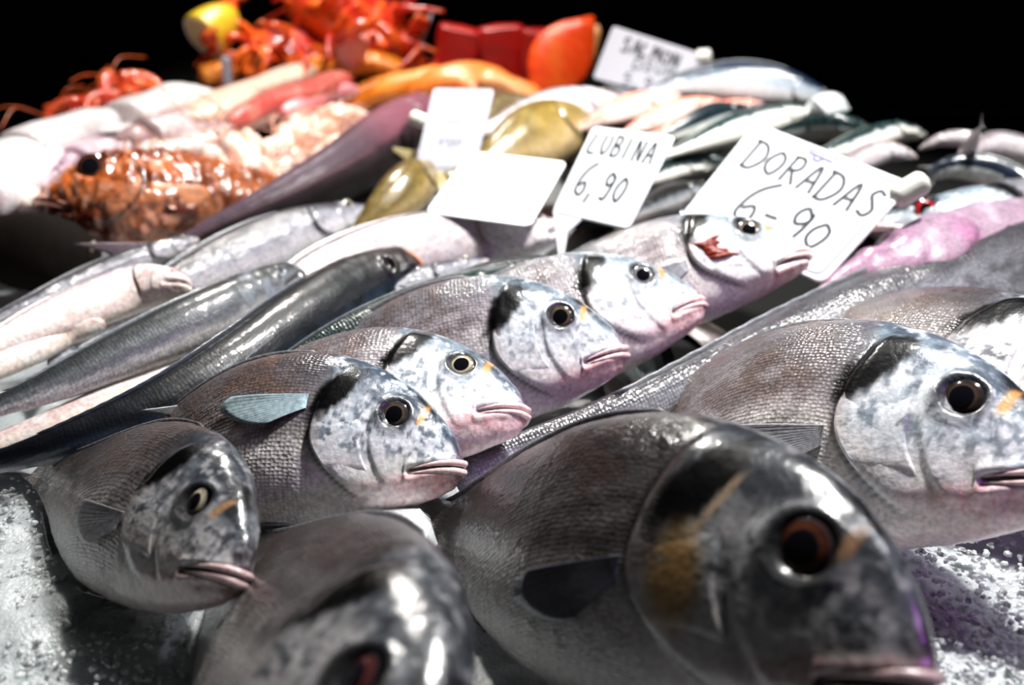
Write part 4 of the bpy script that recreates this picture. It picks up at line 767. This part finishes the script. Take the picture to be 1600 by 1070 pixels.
sp2 = [(96, 172, '1.30', 1.2), (130, 160, '1.31', 1.3), (165, 148, '1.33', 1.05), (200, 140, '1.34', 1.0), (160, 122, '1.38', 1.0), (208, 118, '1.39', 1.05), (72, 182, '1.28', .8), (182, 168, '1.31', .8), (140, 176, '1.29', .8), (225, 130, '1.36', .9)]
scatter(pr2, sp2, 9, ['bright red prawn at the back left above the squid, ' + t for t in ('second from the left end', 'third from the left end', 'in the middle of the heap', 'right of the middle', 'on top at the left', 'on top at the right', 'outermost at the left', 'in front at the right', 'in front at the left', 'outermost at the right')])

# red shellfish: crabs heaped at the back
def crab(label, cols, s=.06):
    R = empty('crab', (0, 0, 0), label, 'crab', 'heap of red crabs'); n, m = 16, 26; ph = np.linspace(.02, np.pi - .02, n); th = np.linspace(0, 2 * np.pi, m, endpoint=False); PH, TH = np.meshgrid(ph, th, indexing='ij')
    V = np.stack([np.sin(PH) * np.cos(TH) * s * (1 + .08 * np.cos(9 * TH)), np.sin(PH) * np.sin(TH) * s * .74, np.cos(PH) * s * .40], -1).reshape(-1, 3); V = V * (1 + .12 * (fbm(V, 60, 2) - .5))[:, None]
    def cc(v, k=0): q = fbm(v, 50, k); return np.c_[mix(cols[0], cols[1], ss(.4, .65, q)), 0 * q]
    mesh('carapace', V, grid_faces(n, m, True, True), M_SHELL, R, cc(V))
    for sd in (-1, 1):
        for k in range(4):
            a = math.radians(-30 + 27 * k); d = np.array([sd * math.cos(a), -math.sin(a) * .9, 0]); q = [d * s * .8, d * s * 1.35 + [0, 0, .4 * s], d * s * 1.8 + [0, 0, .05 * s], d * s * 2.1 + [0, 0, -.4 * s]]
            v, f = tube(spline(q, 20), s * .11 * np.linspace(1, .3, 20) * (1 + .2 * np.abs(np.sin(np.arange(20) * .5))), 8); mesh('leg', v, f, M_SHELL, R, cc(v, k))
        q = [np.array([sd * .6, .55, 0]) * s, np.array([sd * 1.2, .95, .15]) * s, np.array([sd * 1.15, 1.5, .1]) * s, np.array([sd * .8, 1.9, .05]) * s]; w = s * np.interp(np.linspace(0, 1, 24), [0, .3, .45, .7, .9, 1], [.14, .16, .13, .3, .22, .03])
        v, f, _, _ = sweep(spline(q, 24), w, w * .7, (0, 0, 1), 12); c = mesh('claw', v, f, M_SHELL, R, cc(v, 7))
        q2 = [q[2] + np.array([-sd * .2, .1, 0]) * s, q[2] + np.array([-sd * .45, .5, .02]) * s, q[3] + np.array([-sd * .25, .02, 0]) * s]; v, f = tube(spline(q2, 12), s * .1 * np.linspace(1, .2, 12), 8); mesh('pincer', v, f, M_SHELL, c, cc(v, 8))
        v, f, _, _ = sweep(spline([np.array([sd * .2, .62, .12]) * s, np.array([sd * .22, .74, .26]) * s, np.array([sd * .22, .76, .33]) * s], 8), s * .05, s * .05, (0, 1, .1), 8); mesh('eye_stalk', v, f, M_PUPIL, R)
    return R
cr = crab('x', [(.48, .02, .008), (.90, .15, .015)]); cd = [
    (452, 74, 1.52, 1.0, .5, .5, 'orange red crab at the left of the heap, near the lemon'), (500, 40, 1.56, 1.1, 1.0, 2.4, 'red crab with raised legs on top of the heap'), (560, 92, 1.50, .9, .6, 4.0, 'red crab low in the heap beside the pink shell'), (600, 48, 1.60, 1.1, 1.2, 5.2, 'dark red crab at the right of the heap'),
    (548, 14, 1.62, 1.0, .9, 1.0, 'crab cut off by the top edge of the picture'), (408, 98, 1.50, .75, .7, 3.1, 'small orange crab low at the left of the heap'), (640, 96, 1.56, .9, .8, 2.0, 'dark crab at the right foot of the heap, before the red cuts')]
for i, (x, y, Y, sc, tl, rz, lb) in enumerate(cd):
    o = cr if i == 0 else copy_tree(cr); o.location = Vector(A_(x, y, Y)); o.scale = (sc,) * 3; o.rotation_euler = (tl, .2 * math.sin(i * 3), rz); o['label'] = lb
def blob(name, label, cat, c, r, col, col2, seed, rot=0, group=None, ridges=0):
    n, m = 20, 30; ph = np.linspace(.03, np.pi - .03, n); th = np.linspace(0, 2 * np.pi, m, endpoint=False); PH, TH = np.meshgrid(ph, th, indexing='ij'); V = np.stack([np.sin(PH) * np.cos(TH), np.sin(PH) * np.sin(TH), np.cos(PH)], -1).reshape(-1, 3)
    q = fbm(V, 2.2, seed); V = V * (1 + .25 * (q - .5) + .05 * ridges * np.sin(TH.ravel() * 12))[:, None] * np.array(r); a = rot; R = np.array([[math.cos(a), 0, math.sin(a)], [0, 1, 0], [-math.sin(a), 0, math.cos(a)]]); V = V @ R.T + np.asarray(c)
    o = mesh(name, V, grid_faces(n, m, True, True), M_FLESH, None, np.c_[mix(col, col2, ss(.4, .65, q)), 0 * q]); return tag(o, label, cat, group)
blob('scallop', 'pink rounded shell among the red crabs', 'shell', A_(550, 76, 1.44), (.022, .012, .028), (.92, .42, .40), (.85, .30, .25), 5, .3, None, 1)
def lemon():
    c = A_(338, 48, 1.5); R = empty('lemon_half', c, 'cream and yellow lemon half at the left end of the red crabs', 'lemon'); a = np.linspace(0, 1, 20)
    P = np.array([c + np.array([-.014, -.022, -.006]) + np.array([.036, .050, .03]) * t for t in a]); rr = .034 * np.sqrt(np.clip(1 - ((a - .0) / 1.0) ** 2, .0, 1)) + .001
    V, F, aa, t = sweep(P, rr, rr, (0, 0, 1), 28); n = noise(V, 400, 1); mesh('rind', V + (n[:, None] - .5) * .0008, F, M_FLESH, R, np.c_[mix((.80, .55, .03), (.62, .42, .02), n), 0 * n])
    T = P[0] - P[1]; T /= np.linalg.norm(T); L = np.cross([0, 0, 1.], T); L /= np.linalg.norm(L); U = np.cross(T, L); th = np.linspace(0, 2 * np.pi, 60, endpoint=False); r0 = np.linspace(0, 1, 9); RR, TH = np.meshgrid(r0, th, indexing='ij')
    V = P[0] + T * .0012 + (L[None, None] * np.cos(TH)[..., None] + U[None, None] * np.sin(TH)[..., None]) * (RR * .033)[..., None]; s = np.abs(np.sin(TH * 4.5)); cc = mix((.95, .90, .72), (.90, .78, .34), (ss(.2, .45, s) * ss(.1, .2, RR) * ss(.88, .8, RR)).ravel()); mesh('cut_face', V.reshape(-1, 3), grid_faces(9, 60), M_FLESH, R, np.c_[cc, 0 * cc[:, 0]])
lemon()
slab('orange_fillet', 'small orange piece by the little grey stake, above the squid', 'fillet', [A_(312, 122, 1.45), A_(340, 112, 1.46), A_(372, 116, 1.46)], .014, .014, (.90, .25, .02), (.95, .4, .08), 'orange fillets', (0, -.4, 1), .8, 41)
slab('orange_fillet', 'small red orange piece right of the little grey stake', 'fillet', [A_(385, 122, 1.47), A_(400, 96, 1.48), A_(412, 78, 1.48)], .014, .014, (.90, .14, .01), (.95, .3, .04), 'orange fillets', (0, -.6, 1), .8, 43)
def plain_sweep(name, label, cat, pts, r0, r1, mat, nt=8, flatk=1.):
    P = spline(pts, 16); r = np.linspace(r0, r1, 16); r[0] *= .4; r[-1] *= .4; V, F, _, _ = sweep(P, r, r * flatk, (0, -1, .3), nt); return tag(mesh(name, V, F, mat), label, cat)
plain_sweep('stake', 'little grey stake standing above the squid', 'stake', [A_(356, 136, 1.42), A_(354, 112, 1.42), A_(352, 88, 1.42)], .007, .007, M_GREY_SHADE, 10, .4)
plain_sweep('skewer', 'thin grey skewer leaning in the dark beside the red cuts', 'skewer', [A_(640, 108, 1.52), A_(656, 72, 1.53), A_(674, 20, 1.54)], .003, .003, M_GREY_SHADE)
